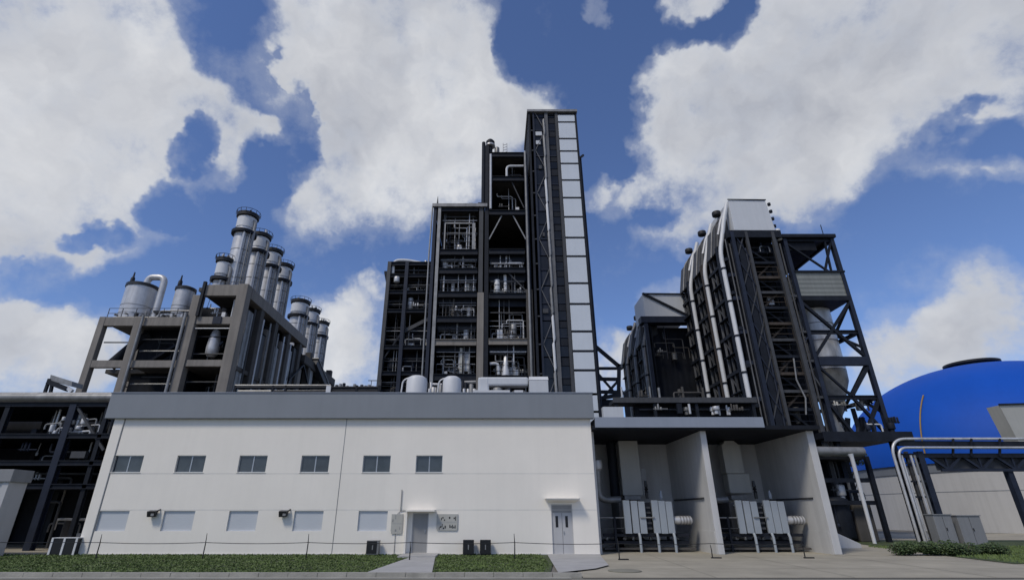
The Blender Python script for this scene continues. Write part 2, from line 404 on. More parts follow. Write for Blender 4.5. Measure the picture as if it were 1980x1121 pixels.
def door(hole, m, panes, leafs, transom):
    a, b, c, d = hole; y = FY+.08
    o = part('door', MB().box(a+.05,b-.05,y,y+.05,c,d-transom), m, ob)
    f = MB(); f.box(a,a+.05,y-.03,y+.06,c,d); f.box(b-.05,b,y-.03,y+.06,c,d); f.box(a+.05,b-.05,y-.03,y+.06,d-.05,d)
    part('door_frame', f, DOORL, o)
    if transom: part('transom', MB().box(a+.05,b-.05,y-.01,y+.05,d-transom+.003,d-.052), DOOR, o)
    for x0, x1, z0, z1 in panes: part('pane', MB().box(x0,x1,y-.006,y-.001,z0,z1), BLACK, o)
    for k in range(1, leafs):
        x = a+.05+(b-a-.1)*k/leafs; part('leaf_joint', MB().box(x-.008,x+.008,y-.004,y-.001,c,d-transom), BLACK, o)
    hx = b-.16 if leafs == 1 else (a+b)/2+.06
    part('handle', MB().box(hx-.02,hx+.02,y-.05,y-.001,c+.95,c+1.08), FRAME, o)
door(dl, DOOR, [], 1, 0)
door(dr, DOORL, [(3.27,3.41,1.3,1.85),(3.79,3.93,1.3,1.85)], 2, .42)
m_ = MB().box(-4.62,-3.1,FY-.55,FY-.001,2.06,2.15); part('door_canopy', m_, WALL, ob, bev=.01)
m_ = MB().hexa([(2.78,FY-.55,2.62),(4.5,FY-.55,2.62),(4.36,FY-.001,2.50),(2.92,FY-.001,2.50),(2.72,FY-.6,2.70),(4.56,FY-.6,2.70),(4.56,FY-.001,2.70),(2.72,FY-.001,2.70)])
part('door_canopy', m_, WALL, ob)
xd = at(776, 970, FY)[0]
part('downpipe', MB().tube([(xd,FY-.05,2.1),(xd,FY-.05,3.15)], .02, 8), DULL, ob)
part('conduit', MB().tube(bend([(xd-.2,FY-.03,0),(xd-.2,FY-.03,1.9),(xd,FY-.03,2.1),(xd+1.6,FY-.03,2.1)],.05,3), .014, 6), DULL, ob)
part('side_jamb', MB().box(-4.66,-4.56,FY-.3,FY-.001,.1,2.04), WALL, ob)

# wall lamps, boards and black units at the foot of the wall
for (px, lab) in ((300,'black floodlight on the white wall between the first two shutters'), (552,'black floodlight on the white wall left of the fourth shutter')):
    x, z = at(px, 992, FY)
    t = thing('floodlight', (x, FY, z), lab, 'wall lamp', 'floodlights on the white wall')
    part('lamp_housing', MB().hexa([(x-.22,FY-.30,z-.17),(x+.16,FY-.30,z-.17),(x+.16,FY-.10,z-.13),(x-.22,FY-.10,z-.13),(x-.25,FY-.34,z+.10),(x+.19,FY-.34,z+.10),(x+.19,FY-.08,z+.15),(x-.25,FY-.08,z+.15)]), BLACK, t)
    part('lens', MB().box(x-.02,x+.14,FY-.328,FY-.322,z-.12,z+.0), DULL, t)
    part('bracket', MB().beam((x+.2,FY-.2,z+.12),(x+.24,FY,z+.2),.05), BLACK, t)
def notice(x0, x1, z0, z1, lab, dark, rows):
    t = thing('notice_board', ((x0+x1)/2, FY, z0), lab, 'notice board')
    part('board', MB().box(x0,x1,FY-.05,FY-.002,z0,z1), BOARD, t)
    r = random.Random(int(x0*100)); 
    zc = z1
    for (h, dn) in rows:
        a = zc - h
        s = part('sheet', MB().box(x0+.03,x1-.03,FY-.058,FY-.051,a+.03,zc-.02), BEIGE, t)
        g = MB(); xx = x0+.06
        while xx < x1-.1:
            w = r.uniform(.03,.08)
            if r.random() < dn:
                zz = r.uniform(a+.06, a+h*.5); g.box(xx,xx+w,FY-.061,FY-.0585,zz,min(zz+r.uniform(.05,h*.5),zc-.05))
            xx += w + .02
        if g.v: part('smudge', g, dark, s)
        zc = a
xa, za = at(758,993,FY); xb, zb = at(778,1026,FY); notice(xa,xb,zb,za,'narrow grey notice board on the white wall left of the small door',DULL,[(.48,.35),(.5,.2)])
xa, za = at(845,993,FY); xb, zb = at(885,1022,FY); notice(xa,xb,zb,za,'wide notice board with dark smudged print right of the small door',BLACK,[(.42,.4),(.4,.8)])
for px0, px1, py0, py1, lab in ((708,732,1044,1073,'black boxy unit with pale side panel left of the small door'),
        (895,916,1043,1072,'black boxy unit right of the small door, the one nearer to it'),(928,949,1043,1072,'black boxy unit at the wall foot, farther right of the small door')):
    Y = FY-.5; x0 = at(px0,1060,Y)[0]; x1 = at(px1,1060,Y)[0]; z1 = zat(py0,Y)
    t = thing('outdoor_unit', ((x0+x1)/2, Y+.2, 0), lab, 'air conditioner', 'black units along the wall foot')
    part('casing', MB().box(x0,x1,Y,Y+.35,.06,z1), DULL if px0 == 708 else BLACK, t, bev=.015)
    part('grille', MB().box(x0+.01,x1-(.1 if px0==708 else .01),Y-.012,Y-.001,.1,z1-.03), BLACK, t)
    part('handle', MB().box((x0+x1)/2-.02,(x0+x1)/2+.03,Y-.03,Y-.013,.28,z1-.22), DULL, t)
    for xf in (x0+.05, x1-.15): part('foot', MB().box(xf,xf+.1,Y+.02,Y+.33,0,.058), BLACK, t)
Y = 29.2; x0 = at(100,1050,Y)[0]; x1 = at(147,1050,Y)[0]; z1 = zat(1041,Y)
t = thing('outdoor_unit', ((x0+x1)/2, Y, 0), 'black double unit with white edges at the left corner of the white building', 'air conditioner', 'black units along the wall foot')
part('casing', MB().box(x0,x1,Y,Y+.5,.05,z1), BLACK, t)
for k in range(3):
    xk = x0 + (x1-x0)*k/2; part('edge_trim', MB().box(xk-.05,xk+.05,Y-.03,Y-.001,.03,z1+.03), WHITE, t)
part('lid', MB().box(x0-.04,x1+.04,Y-.03,Y+.52,z1+.031,z1+.06), WHITE, t)

# ------------------------------------------------------------------ rope fence
fe = thing('rope_fence', (-8, 26.5, 0), 'low fence of thin black posts with one dark rope in front of the white building', 'fence')
FYY = 27.0
px_posts = [(190,1032),(395,1030),(594,1031),(793,1046),(995,1031),(1196,1040),(1375,1052),(1553,1046)]
tops = []
for i, (px, py) in enumerate(px_posts):
    yy = FYY if i < 5 else FYY - .3 if i == 5 else FYY + .6
    if i == 3: yy = FYY - .8
    x = at(px, 1060, yy)[0]; zt = zat(py, yy)
    m_ = MB().tube([(x,yy,0),(x+.01,yy,zt*.6),(x-.015,yy,zt)], [.03,.024,.012], 8)
    if i >= 5: m_.box(x-.05,x+.42,yy-.06,yy+.06,.0,.05)
    part('post', m_, BLACK, fe); tops.append((x, yy, zat(1048+ (2 if i>4 else 0), yy)))
rope = MB(); pts = [Vector((-23.5, FYY, tops[0][2]))]
for k in range(len(tops)-1):
    a = Vector(tops[k]); b = Vector(tops[k+1])
    for j in range(8):
        q = a.lerp(b, j/8); q.z -= .05*math.sin(math.pi*j/8); pts.append(q)
pts.append(Vector(tops[-1]))
rope.tube(pts, .014, 6); part('rope', rope, BLACK, fe)

# ------------------------------------------------------------------ equipment shared by the plant structures
def dish(r, z0, z1, h=.35):       # upright vessel with domed ends
    out = [(0.001, z0)]
    for k in range(1, 6): t = k/5*math.pi/2; out.append((r*math.sin(t), z0+h*r*(1-math.cos(t))))
    out.append((r, z1-h*r))
    for k in range(1, 6): t = k/5*math.pi/2; out.append((max(.001, r*math.cos(t)), z1-h*r+h*r*math.sin(t)))
    return out
def railing(root, x0, x1, y, z, m=None, side=False):
    g = MB(); L_ = x1-x0; n = max(1, int(L_/1.3))
    P = (lambda s, zz: (s, y, zz)) if not side else (lambda s, zz: (y, s, zz))
    for k in range(n+1): s = x0+L_*k/n; g.beam(P(s,z), P(s,z+1.05), .05)
    for h in (.5, 1.05): g.beam(P(x0,z+h), P(x1,z+h), .045)
    part('railing', g, m or STEEL, root)
def clutter(root, x0, x1, yf, z0, z1, r, n=8, pale=.5, deep=3.0):
    """pipes, vessels, valves and boxes on one floor of a structure, between x0..x1, behind the face yf"""
    H = z1-z0
    for k in range(n):
        y = yf + r.uniform(.35, deep); x = r.uniform(x0+.3, x1-.3); c = r.random()
        m = r.choice((SILVER, WHITE, SILVER)) if r.random() < pale else r.choice((GREYST, DULL, STEEL, CONCD, NAVY))
        if c < .30:      # pipe along the floor with risers
            xa = r.uniform(x0+.1, x1-.9); xb = min(x1-.1, xa+r.uniform(.8, 2.6)); zz = z0+r.uniform(.5, max(.8, H-.6)); rr = r.uniform(.03,.085)
            ze = zz+r.choice((-1,1))*r.uniform(.3,.9); ze = min(max(ze, z0+.1), z1-.2)
            part('pipe', MB().tube(bend([(xa,y,ze),(xa,y,zz),(xb,y,zz),(xb,y,z0+.05)],.18,3), rr, 7), m, root)
        elif c < .48:    # riser
            rr = r.uniform(.03,.11)
            part('riser', MB().tube([(x,y,z0),(x,y,z1)], rr, 8), m, root)
        elif c < .62:    # vessel
            rr = r.uniform(.13,.34); h = min(H-.4, r.uniform(.5,1.5))
            g = MB().lathe(dish(rr, z0+.25, z0+.25+h), x, y, 14); g.lathe([(rr*.6,z0),(rr*.6,z0+.35)], x, y, 10)
            part('vessel', g, m, root)
        elif c < .80:    # valve group
            g = MB(); zz = z0+r.uniform(.15,.9)
            for q in range(r.randint(2,5)):
                xx = x+q*.22; hh = r.uniform(.15,.5)
                g.lathe(dish(r.uniform(.05,.11), zz-.1, zz+hh), xx, y-.1, 8)
            g.tube([(x-.2,y-.1,zz),(x+1.0,y-.1,zz)], .045, 7)
            part('valve_group', g, m, root)
        elif c < .92:    # cabinet
            w = r.uniform(.25,.6); h = r.uniform(.4,1.2)
            part('control_cabinet', MB().box(x-w/2,x+w/2,y,y+.3,z0+.02,z0+h), m, root)
        elif c < .96:    # drop line with a fitting
            zz = z0+r.uniform(.2,max(.3,H*.6)); g = MB().tube([(x,y-.1,zz),(x+r.uniform(-.1,.1),y-.1,z1)], .025, 5); g.lathe(dish(r.uniform(.05,.1),zz-.12,zz+.1), x, y-.1, 8)
            part('drop_line', g, m, root)
        else:            # cable tray / brace
            g = MB().beam((x0+.1,y,z1-.35),(x1-.1,y,z1-.35),.25,.08); part('cable_tray', g, GREYST, root)

def floors(root, x0, x1, y0, y1, zs, r, n=8, beam=.5, bm=None, mats=None, pale=.5, rails=True, front=True):
    for i, z in enumerate(zs):
        part('floor_slab', MB().box(x0+.05,x1-.05,y0+.2,y1,z-.18,z), CONCD, root)
        part('beam', MB().ibeam((x0,y0,z-beam/2+.01),(x1,y0,z-beam/2+.01),.3,beam), (mats or {}).get(i, bm or STEEL), root)
        if i+1 < len(zs):
            if rails: railing(root, x0+.2, x1-.2, y0+.25, z)
            clutter(root, x0+.2, x1-.2, y0, z, zs[i+1]-beam, r, n, pale)

# ------------------------------------------------------------------ centre: low block
CYY = 46.0
lb = thing('process_block', (-8.5, 47, 0), 'low dark process block left of the tall centre towers with silver pipe over its top', 'plant structure')
Y = 47.0
xs_ = [at(742,640,Y)[0], at(778,640,Y)[0], -6.2]
ztop = zat(507, Y)
for i, x in enumerate(xs_):
    part('column', MB().ibeam((x,Y,0),(x,Y,ztop),.35,.4,.07), (GREYST, NAVY, STEEL)[i], lb)
for x in (xs_[0], xs_[2]): part('column', MB().ibeam((x,57,0),(x,57,ztop),.35,.4,.07), STEEL, lb)
part('back_cladding', MB().box(xs_[0],xs_[2],57.25,57.35,0,ztop-.3), DARKCLAD, lb)
part('side_cladding', MB().box(xs_[2]-.1,xs_[2]-.02,Y+.4,57,0,ztop-.3), DARKCLAD, lb)
part('front_cladding', MB().box(xs_[1]+.2,xs_[2]-.2,Y+1.2,Y+1.3,12,ztop-6.6), DARKCLAD, lb)
part('inner_cladding', MB().box(xs_[0]+.1,xs_[2]-.1,Y+3.4,Y+3.5,0,ztop-.6), DARKCLAD, lb)
part('side_cladding', MB().box(xs_[0]-.05,xs_[0]+.05,Y+.5,57,0,ztop-.6), DARKCLAD, lb)
r_ = random.Random(11)
zl = [8.5, 12.0] + [zat(p,Y) for p in (718,668,598,562,530)] + [ztop]
floors(lb, xs_[0], xs_[2], Y, 57, zl, r_, 13, .4, pale=.3)
part('brace', MB().beam((xs_[1],Y+.3,zat(640,Y)),(xs_[2],Y+.3,zat(612,Y)),.25,.35), GREYST, lb)
part('brace', MB().beam((xs_[0],Y+.1,zat(700,Y)),(xs_[1],Y+.1,zat(640,Y)),.15), STEEL, lb)
z5 = zat(502, Y)
part('roof_pipe', MB().tube(bend([(xs_[0]+.35,Y+.2,ztop-1.2),(xs_[0]+.35,Y+.2,z5),(xs_[0]+1.6,Y+.2,z5+.05),(-6.3,Y+.4,z5-.45)],.6,6), .16, 10), WHITE, lb)
part('bracket_plate', MB().hexa([(xs_[0]-.5,Y,ztop-1.2),(xs_[0],Y,ztop-3.2),(xs_[0],Y+.2,ztop-3.2),(xs_[0]-.5,Y+.2,ztop-1.2),(xs_[0]-.5,Y,ztop-1.0),(xs_[0]+.2,Y,ztop-1.0),(xs_[0]+.2,Y+.2,ztop-1.0),(xs_[0]-.5,Y+.2,ztop-1.0)]), STEEL, lb)
for k in range(9):
    x = xs_[0]+.6+k*.42; part('nozzle', MB().lathe(dish(.13, ztop-.05, ztop+.55+.1*math.sin(k*2)), x, Y+.9, 10), (DULL,SILVER,STEEL)[k%3], lb)
part('blob_cabinet', MB().lathe(dish(.3, zat(548,Y), zat(536,Y)), at(768,540,Y)[0], Y-.15, 10), SILVER, lb)

# ------------------------------------------------------------------ centre: middle block
mbk = thing('process_tower', (-3.5, CYY, 0), 'mid height dark process tower with pale roof beam and concrete lower floors', 'plant structure')
ztop = zat(400, CYY)
part('column', MB().box(-6.35,-6.05,CYY-.1,CYY+.5,0,ztop), NAVY, mbk)
part('column', MB().ibeam((-5.72,CYY,0),(-5.72,CYY,ztop),.3,.35,.06), DULL, mbk)
part('column', MB().box(-1.62,-.98,CYY-.12,CYY+.6,0,zat(566,CYY)), CONC, mbk, bev=.03)
part('column', MB().box(-1.55,-1.12,CYY-.05,CYY+.5,zat(566,CYY)+.003,ztop), GREYST, mbk)
for x in (-6.2,-1.3): part('column', MB().box(x-.2,x+.2,57,57.4,0,ztop), STEEL, mbk)
part('side_pipe', MB().tube([(-6.6,CYY,12),(-6.6,CYY,zat(490,CYY)),(-6.5,CYY,ztop)], .08, 8), DULL, mbk)
part('back_cladding', MB().box(-6.2,-1,57.42,57.5,0,ztop), DARKCLAD, mbk)
part('side_cladding', MB().box(-6.34,-6.26,CYY+.55,57,0,ztop-.5), DARKCLAD, mbk)
zl = [8.3] + [zat(p,CYY) for p in (723,656,612,564,519,483)] + [ztop]
r_ = random.Random(5)
floors(mbk, -5.55, -1.65, CYY, 57, zl, r_, 26, .62, STEEL, {2: CONC}, .7)
for i, z in enumerate(zl[1:-1]):
    part('beam', MB().box(-5.55,-1.65,CYY+.5,CYY+.7,z-1.1,z-.2), STEEL, mbk)
part('roof_slab', MB().box(-6.34,-.98,CYY+.1,57.4,ztop-.02,ztop+.16), CONCD, mbk)
part('roof_beam', MB().box(-6.5,-.7,CYY-.3,CYY,ztop-.12,ztop+.25), DULL, mbk)
part('hoist_frame', MB().beam((-5.1,CYY+.2,zat(430,CYY)),(-2.3,CYY+.2,zat(430,CYY)),.14).beam((-5.1,CYY+.2,zat(430,CYY)),(-5.1,CYY+.2,zat(483,CYY)),.12).beam((-2.1,CYY+.2,zat(430,CYY)),(-2.1,CYY+.2,zat(483,CYY)),.3,.2), DULL, mbk)
part('hoist_cable', MB().tube([(-3.6,CYY+.2,zat(430,CYY)),(-3.6,CYY+.2,zat(460,CYY))], .035, 6), DULL, mbk)
part('white_duct', MB().box(at(898,540,CYY)[0],at(907,540,CYY)[0],CYY+.6,CYY+.9,zat(557,CYY),zat(527,CYY)), BEIGE, mbk)
part('white_duct', MB().box(at(895,700,CYY)[0],at(908,700,CYY)[0],CYY+.6,CYY+.9,zat(714,CYY),zat(676,CYY)), BOXW, mbk)
part('grey_duct', MB().box(at(888,700,CYY)[0],at(893,700,CYY)[0],CYY+.4,CYY+.9,zat(719,CYY),zat(670,CYY)), BEIGE, mbk)
part('white_duct', MB().box(at(896,640,CYY)[0],at(905,640,CYY)[0],CYY+.6,CYY+.9,zat(653,CYY),zat(634,CYY)), BOXW, mbk)
for k, (px, w, h) in enumerate(((863,.7,.5),(876,.7,.35),(890,.3,.5),(898,.5,.6),(910,.4,.7),(920,.45,.55),(927,.35,.8))):
    x = at(px, 395, CYY)[0]
    part('roof_unit', MB().lathe(dish(w/2, ztop+.2, ztop+.35+h*.8), x, CYY+.8, 12) if k % 2 else MB().box(x-w/2,x+w/2,CYY+.4,CYY+1,ztop+.25,ztop+.25+h*.7), (SILVER,STEEL,DULL,SILVER,STEEL,DULL,STEEL)[k], mbk)
part('lightning_rod', MB().tube([(-6.0,CYY,ztop+.2),(-6.0,CYY,zat(393,CYY)),(-6.0,CYY,zat(380,CYY))], [.14,.09,.02], 8), GREYST, mbk)

# ------------------------------------------------------------------ centre: tall block
tb = thing('process_tower', (1.3, CYY, 0), 'tall black process tower with V brace and white pipe loop near its top', 'plant structure')
ztop = zat(296, CYY)
part('column', MB().box(-.95,-.55,CYY-.05,CYY+.5,0,ztop+1.0), STEEL, tb)
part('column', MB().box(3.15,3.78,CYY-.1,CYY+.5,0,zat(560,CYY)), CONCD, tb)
part('column', MB().box(3.3,3.7,CYY-.05,CYY+.45,zat(560,CYY)+.003,ztop), NAVY, tb)
for x in (-.75,3.5): part('column', MB().box(x-.2,x+.2,57,57.4,0,ztop), STEEL, tb)
part('back_cladding', MB().box(-.9,3.7,57.42,57.5,0,ztop), DARKCLAD, tb)
part('side_cladding', MB().box(-.93,-.85,CYY+.55,57,0,ztop), DARKCLAD, tb)
part('side_cladding', MB().box(3.6,3.68,CYY+.55,57,0,ztop), DARKCLAD, tb)
zl = [8.3] + [zat(p,CYY) for p in (726,655,567,518,482,407,342)] + [ztop]
r_ = random.Random(21)
floors(tb, -.5, 3.15, CYY, 57, zl[:6], r_, 26, .6, STEEL, {2: CONC}, .7)
floors(tb, -.5, 3.3, CYY, 57, zl[6:], r_, 10, .6, STEEL, None, .3, rails=False)
part('floor_slab', MB().box(-.5,3.2,CYY+.3,57,zl[5]-.2,zl[5]), CONCD, tb)
for i, z in enumerate(zl[2:6]): part('beam', MB().box(-.5,3.2,CYY+.5,CYY+.7,z-1.2,z-.2), STEEL, tb)
part('roof_slab', MB().box(-.93,3.68,CYY+.1,57.4,ztop+.004,ztop+.18), CONCD, tb)
part('brace', MB().beam((.95,CYY+.1,zat(412,CYY)),(-.5,CYY+.1,zat(462,CYY)),.12), DULL, tb)
part('brace', MB().beam((1.9,CYY+.1,zat(412,CYY)),(3.3,CYY+.1,zat(462,CYY)),.12), DULL, tb)
part('brace', MB().beam((1.4,CYY+.1,zat(526,CYY)),(3.2,CYY+.1,zat(562,CYY)),.1), GREYST, tb)
part('brace', MB().beam((1.9,CYY+.2,zat(348,CYY)),(3.2,CYY+.2,zat(400,CYY)),.1), GREYST, tb)
zb = zat(318, CYY)
part('pipe_loop', MB().tube(bend([(at(980,340,CYY)[0],CYY+.3,zat(339,CYY)),(at(980,340,CYY)[0],CYY+.3,zb),(at(1013,318,CYY)[0],CYY+.3,zb)],.5,6), .13, 10), WHITE, tb)
part('riser_pipe', MB().tube([(-.35,CYY-.12,zat(405,CYY)),(-.35,CYY-.12,zat(300,CYY))], .13, 10), SILVER, tb)
part('tall_riser', MB().tube([(3.45,CYY-.25,12),(3.45,CYY-.25,ztop)], .12, 10), DULL, tb)
part('corner_riser', MB().tube([(-1.15,CYY+.1,zat(400,CYY)),(-1.15,CYY+.1,zat(275,CYY))], .2, 10), STEEL, tb)
x = at(948,275,CYY)[0]; zz = zat(268,CYY)
part('roof_vent', MB().lathe([(.25,ztop),(.25,zz-.4),(.5,zz-.4),(.5,zz-.1),(.3,zz+.15),(.05,zz+.3)], x, CYY+.5, 14), STEEL, tb)
part('vent_ring', MB().lathe([(.52,zz-.75),(.55,zz-.75),(.55,zz-.55),(.27,zz-.55)], x, CYY+.5, 14), SILVER, tb)
part('roof_vessel', MB().lathe(dish(.28, ztop, zat(279,CYY)), at(961,285,CYY)[0], CYY+.6, 12), DULL, tb)
g = MB(); x = at(977,285,CYY)[0]
for dx in (-.22,.22): g.beam((x+dx,CYY+.8,ztop),(x+dx,CYY+.8,zat(268,CYY)),.05)
for k in range(5): zk = ztop+.3+k*.36; g.beam((x-.22,CYY+.8,zk),(x+.22,CYY+.8,zk+.15),.04)
part('lattice_mast', g, DULL, tb)
part('white_column', MB().tube(bend([(at(978,560,CYY)[0],CYY+.5,zat(560,CYY)),(at(978,560,CYY)[0]-.05,CYY+.5,zat(528,CYY))],.1), .17, 10), WHITE, tb)
part('elbow_pipe', MB().tube(bend([(at(947,700,CYY)[0],CYY+.4,zat(701,CYY)),(at(963,701,CYY)[0],CYY+.4,zat(700,CYY)),(at(964,722,CYY)[0],CYY+.4,zat(722,CYY))],.5,5), .17, 10), SILVER, tb)
part('bottle_vessel', MB().lathe([(.02,zat(684,CYY)),(.18,zat(688,CYY)),(.26,zat(700,CYY)),(.4,zat(716,CYY)),(.42,zat(724,CYY))][::-1], at(978,700,CYY)[0], CYY+.5, 14), SILVER, tb)

def services(root, x0, x1, y, zs, r, m_=(DULL,COLG,SILVER,COLG)):
    for i in range(len(zs)-1):
        for k in range(3):
            z = r.uniform(zs[i]+.5, zs[i+1]-.9) if zs[i+1]-zs[i] > 1.6 else zs[i]+.6
            part('service_pipe', MB().tube([(x0+.1,y+.3+k*.12,z),(x1-.1,y+.3+k*.12,z)], r.uniform(.025,.06), 6), r.choice(m_), root)
        for k in range(3):
            x = r.uniform(x0+.2,x1-.2); part('hanger', MB().tube([(x,y+.4,zs[i]),(x,y+.4,zs[i+1]-.3)], r.uniform(.02,.05), 6), r.choice(m_), root)
services(mbk, -5.5, -1.65, CYY, [8.3] + [zat(p,CYY) for p in (723,656,612,564,519,483,405)], random.Random(3))
services(tb, -.5, 3.15, CYY, [8.3] + [zat(p,CYY) for p in (726,655,567,518,482)], random.Random(13))
services(lb, xs_[0], xs_[2], 47.0, [12.0] + [zat(p,47) for p in (718,668,598,562,530,507)], random.Random(23), (COLG,GREYST,DULL))
# ------------------------------------------------------------------ centre: lift tower
EY = 45.6
lt = thing('lift_tower', (6.6, EY, 0), 'tallest tower, a dark glazed lift shaft with a column of fifteen pale panels', 'tower')
ztop = zat(219, EY)
def bar(name, x0, x1, m, y0=-.1, y1=.3, z0=0, z1=None): return part(name, MB().box(x0,x1,EY+y0,EY+y1,z0,(z1 or ztop)), m, lt)
bar('column', 3.92,4.14,STEEL); bar('column', 4.42,4.6,NAVY); bar('column', 5.78,6.14,COLG); bar('column', 6.98,7.28,GREYST); bar('column', 9.26,9.46,STEEL)
for x in (3.95, 9.2): part('column', MB().box(x,x+.25,51.7,52,0,ztop), STEEL, lt)
part('side_cladding', MB().box(3.98,4.06,EY+.31,51.7,0,ztop-.02), DARKCLAD, lt)
part('side_cladding', MB().box(9.32,9.4,EY+.31,51.7,0,ztop-.02), DARKCLAD, lt)
part('back_cladding', MB().box(4.06,9.3,51.9,51.98,0,ztop-.02), DARKCLAD, lt)
part('roof', MB().box(3.8,9.55,EY-.3,52.2,ztop+.003,ztop+.3), DULL, lt)
pz = [zat(y, EY) for y in (222,237,269,293,317,349,383,420,460,496,548,588,641,679,716,762)]
for i in range(15):
    part('cladding_panel', MB().box(7.33,9.24,EY-.06,EY+.05,pz[i+1]+.11,pz[i]-.11), PANEL, lt, bev=.015)
    part('transom', MB().box(7.285,9.255,EY-.02,EY+.12,pz[i]-.105,pz[i]+.105), STEEL, lt)
for i in range(1, 8): part('lower_panel', MB().box(7.33,9.24,EY-.06,EY+.05,pz[15]-i*1.55+.1,pz[15]-(i-1)*1.55-.1), PANEL, lt)
r_ = random.Random(9)
DG = mat('dark_glass', (.010,.011,.014), .15, var=.5, scale=.8, spec=.35)
z = 3.0; k = 0
while z < ztop-.5:
    h = min(r_.uniform(1.5,2.1), ztop-z)
    part('glazing', MB().box(4.61,5.77,EY+.12,EY+.15,z+.06,z+h-.06), DG if r_.random() < .7 else NAVY, lt)
    part('glazing', MB().box(6.15,6.97,EY+.12,EY+.15,z+.06,z+h*.55), DG, lt)
    part('spandrel', MB().box(6.15,6.97,EY+.08,EY+.14,z+h*.55+.04,z+h-.06), STEEL, lt)
    if k % 2 == 0:
        part('mullion', MB().box(4.61,5.77,EY+.02,EY+.16,z-.055,z+.055), NAVY, lt)
        part('mullion', MB().box(6.15,6.97,EY+.02,EY+.16,z-.055,z+.055), NAVY, lt)
    z += h; k += 1
for k in range(1, 13):
    za, zb2 = 8+k*2.8, 8+(k+1)*2.8
    part('lattice_brace', MB().beam((4.62,EY+.0,za),(5.76,EY+.0,zb2),.07), COLG, lt) if k%2 else part('lattice_brace', MB().beam((5.76,EY+.0,za),(4.62,EY+.0,zb2),.07), COLG, lt)
    part('ledge', MB().box(4.15,4.41,EY-.02,EY+.2,za-.06,za+.06), GREYST, lt)
    if k%3 == 1: part('ledge_box', MB().box(4.7+.1*(k%4),5.1+.12*(k%3),EY-.05,EY+.08,za+.3,za+.75), (DULL,GREYST,SILVER)[k%3], lt)
z = 8.5; side = 0
while z < ztop-3:
    h = r_.uniform(2.2,3.4)
    part('vent_duct', MB().tube([(5.62+side,EY-.16,z),(5.66+side,EY-.16,z+.3),(5.60+side,EY-.16,z+h-.25),(5.64+side,EY-.16,z+h-.04)], [.07,.13,.13,.08], 9), DULL if r_.random()<.6 else WHITE, lt)
    z += h; side = r_.uniform(-.06,.06)
part('white_box', MB().box(4.7,5.4,EY-.02,EY+.08,zat(262,EY),zat(255,EY)), BOXW, lt)
part('white_box', MB().box(4.7,5.2,EY-.02,EY+.08,zat(279,EY),zat(272,EY)), BOXW, lt)
part('parapet_hook', MB().beam((9.5,EY,zat(305,EY)),(9.9,EY,zat(300,EY)),.2), STEEL, lt)
part('side_riser', MB().tube([(9.62,EY+.4,2),(9.62,EY+.4,zat(300,EY))], .1, 8), NAVY, lt)

# truss bridge right of the lift tower
tr = thing('truss_bridge', (11.5, 50, 8), 'dark steel truss bridge running right from the foot of the lift tower', 'bridge')
Y = 49.0
def seg(root, p, q, w, m=STEEL, nm='member'):
    a = at(*p, Y); b = at(*q, Y); part(nm, MB().beam((a[0],Y,a[1]),(b[0],Y,b[1]),w), m, root)
for p, q, w in (((1140,660),(1197,708),.32),((1130,712),(1197,712),.25),((1130,732),(1195,733),.3),((1130,757),(1205,758),.3),((1197,704),(1196,775),.32),((1150,715),(1185,755),.2),((1196,735),(1160,775),.25),((1128,775),(1200,763),.35)):
    seg(tr, p, q, w)
part('deck', MB().box(at(1130,790,Y)[0], at(1200,790,Y)[0], Y, Y+2, zat(795,Y), zat(772,Y)), DARKCLAD, tr)
for x in (9.9, 12.8): part('leg', MB().box(x-.2,x+.2,Y+.2,Y+.6,0,zat(757,Y)), STEEL, tr)
# ------------------------------------------------------------------ left concrete structure
LY = 48.0
cs = thing('concrete_structure', (-32, LY, 0), 'open grey concrete frame on the left carrying tall silver columns', 'plant structure')
zA = zat(612, LY); zB = zat(550, LY)          # low roof, high roof
def ccol(x, y, w, zt, m=CONC): part('column', MB().box(x-w/2,x+w/2,y-w/2,y+w/2,0,zt), m, cs, bev=.03)
for y in (48.3, 54.5, 61): 
    for x in (-39.3, -35.7): ccol(x, y, .62 if y < 50 else .55, zA-.95 if y > 49 else zA)
    ccol(-30.3, y, .85, zB-1.2); 
    if y < 50: ccol(-25.75, y, 1.0, zB)
for y in (54.5,61): ccol(-30.3,y+.01,.8,zB-1.2)
def cbeam(x0, x1, y0, y1, z0, z1, m=CONC, nm='beam'): part(nm, MB().box(x0,x1,y0,y1,z0,z1), m, cs, bev=.02)
ym = [48.02, 48.5]
for z0, z1 in ((zA-.95, zA-.02),(14.85,15.55),(8.2,8.9)):
    cbeam(-38.98,-36.02,ym[0],ym[1],z0,z1); cbeam(-35.38,-30.74,ym[0]+.02,ym[1],z0,z1)
    for y in (54.3,60.8): cbeam(-39.5,-30.1,y,y+.5,z0,z1)
cbeam(-29.86,-26.26,ym[0]-.05,ym[1],zB-1.25,zB-.03); cbeam(-29.86,-26.26,ym[0],ym[1],zat(626,LY),zat(612,LY)); cbeam(-29.86,-26.26,ym[0],ym[1],14.95,15.6); cbeam(-29.86,-26.26,ym[0],ym[1],8.2,8.9)
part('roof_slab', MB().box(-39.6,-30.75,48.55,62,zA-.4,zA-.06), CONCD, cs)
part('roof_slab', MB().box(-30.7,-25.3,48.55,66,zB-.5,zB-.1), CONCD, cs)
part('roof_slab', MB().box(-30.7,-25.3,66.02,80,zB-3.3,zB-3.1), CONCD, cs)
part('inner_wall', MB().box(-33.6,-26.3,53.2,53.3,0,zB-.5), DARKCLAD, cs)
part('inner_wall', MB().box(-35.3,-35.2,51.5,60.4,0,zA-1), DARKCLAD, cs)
part('floor_slab', MB().box(-35.3,-26,48.55,62,15.0,15.4), CONCD, cs)
part('floor_slab', MB().box(-39.3,-35.3,50.5,62,14.9,15.3), CONCD, cs)
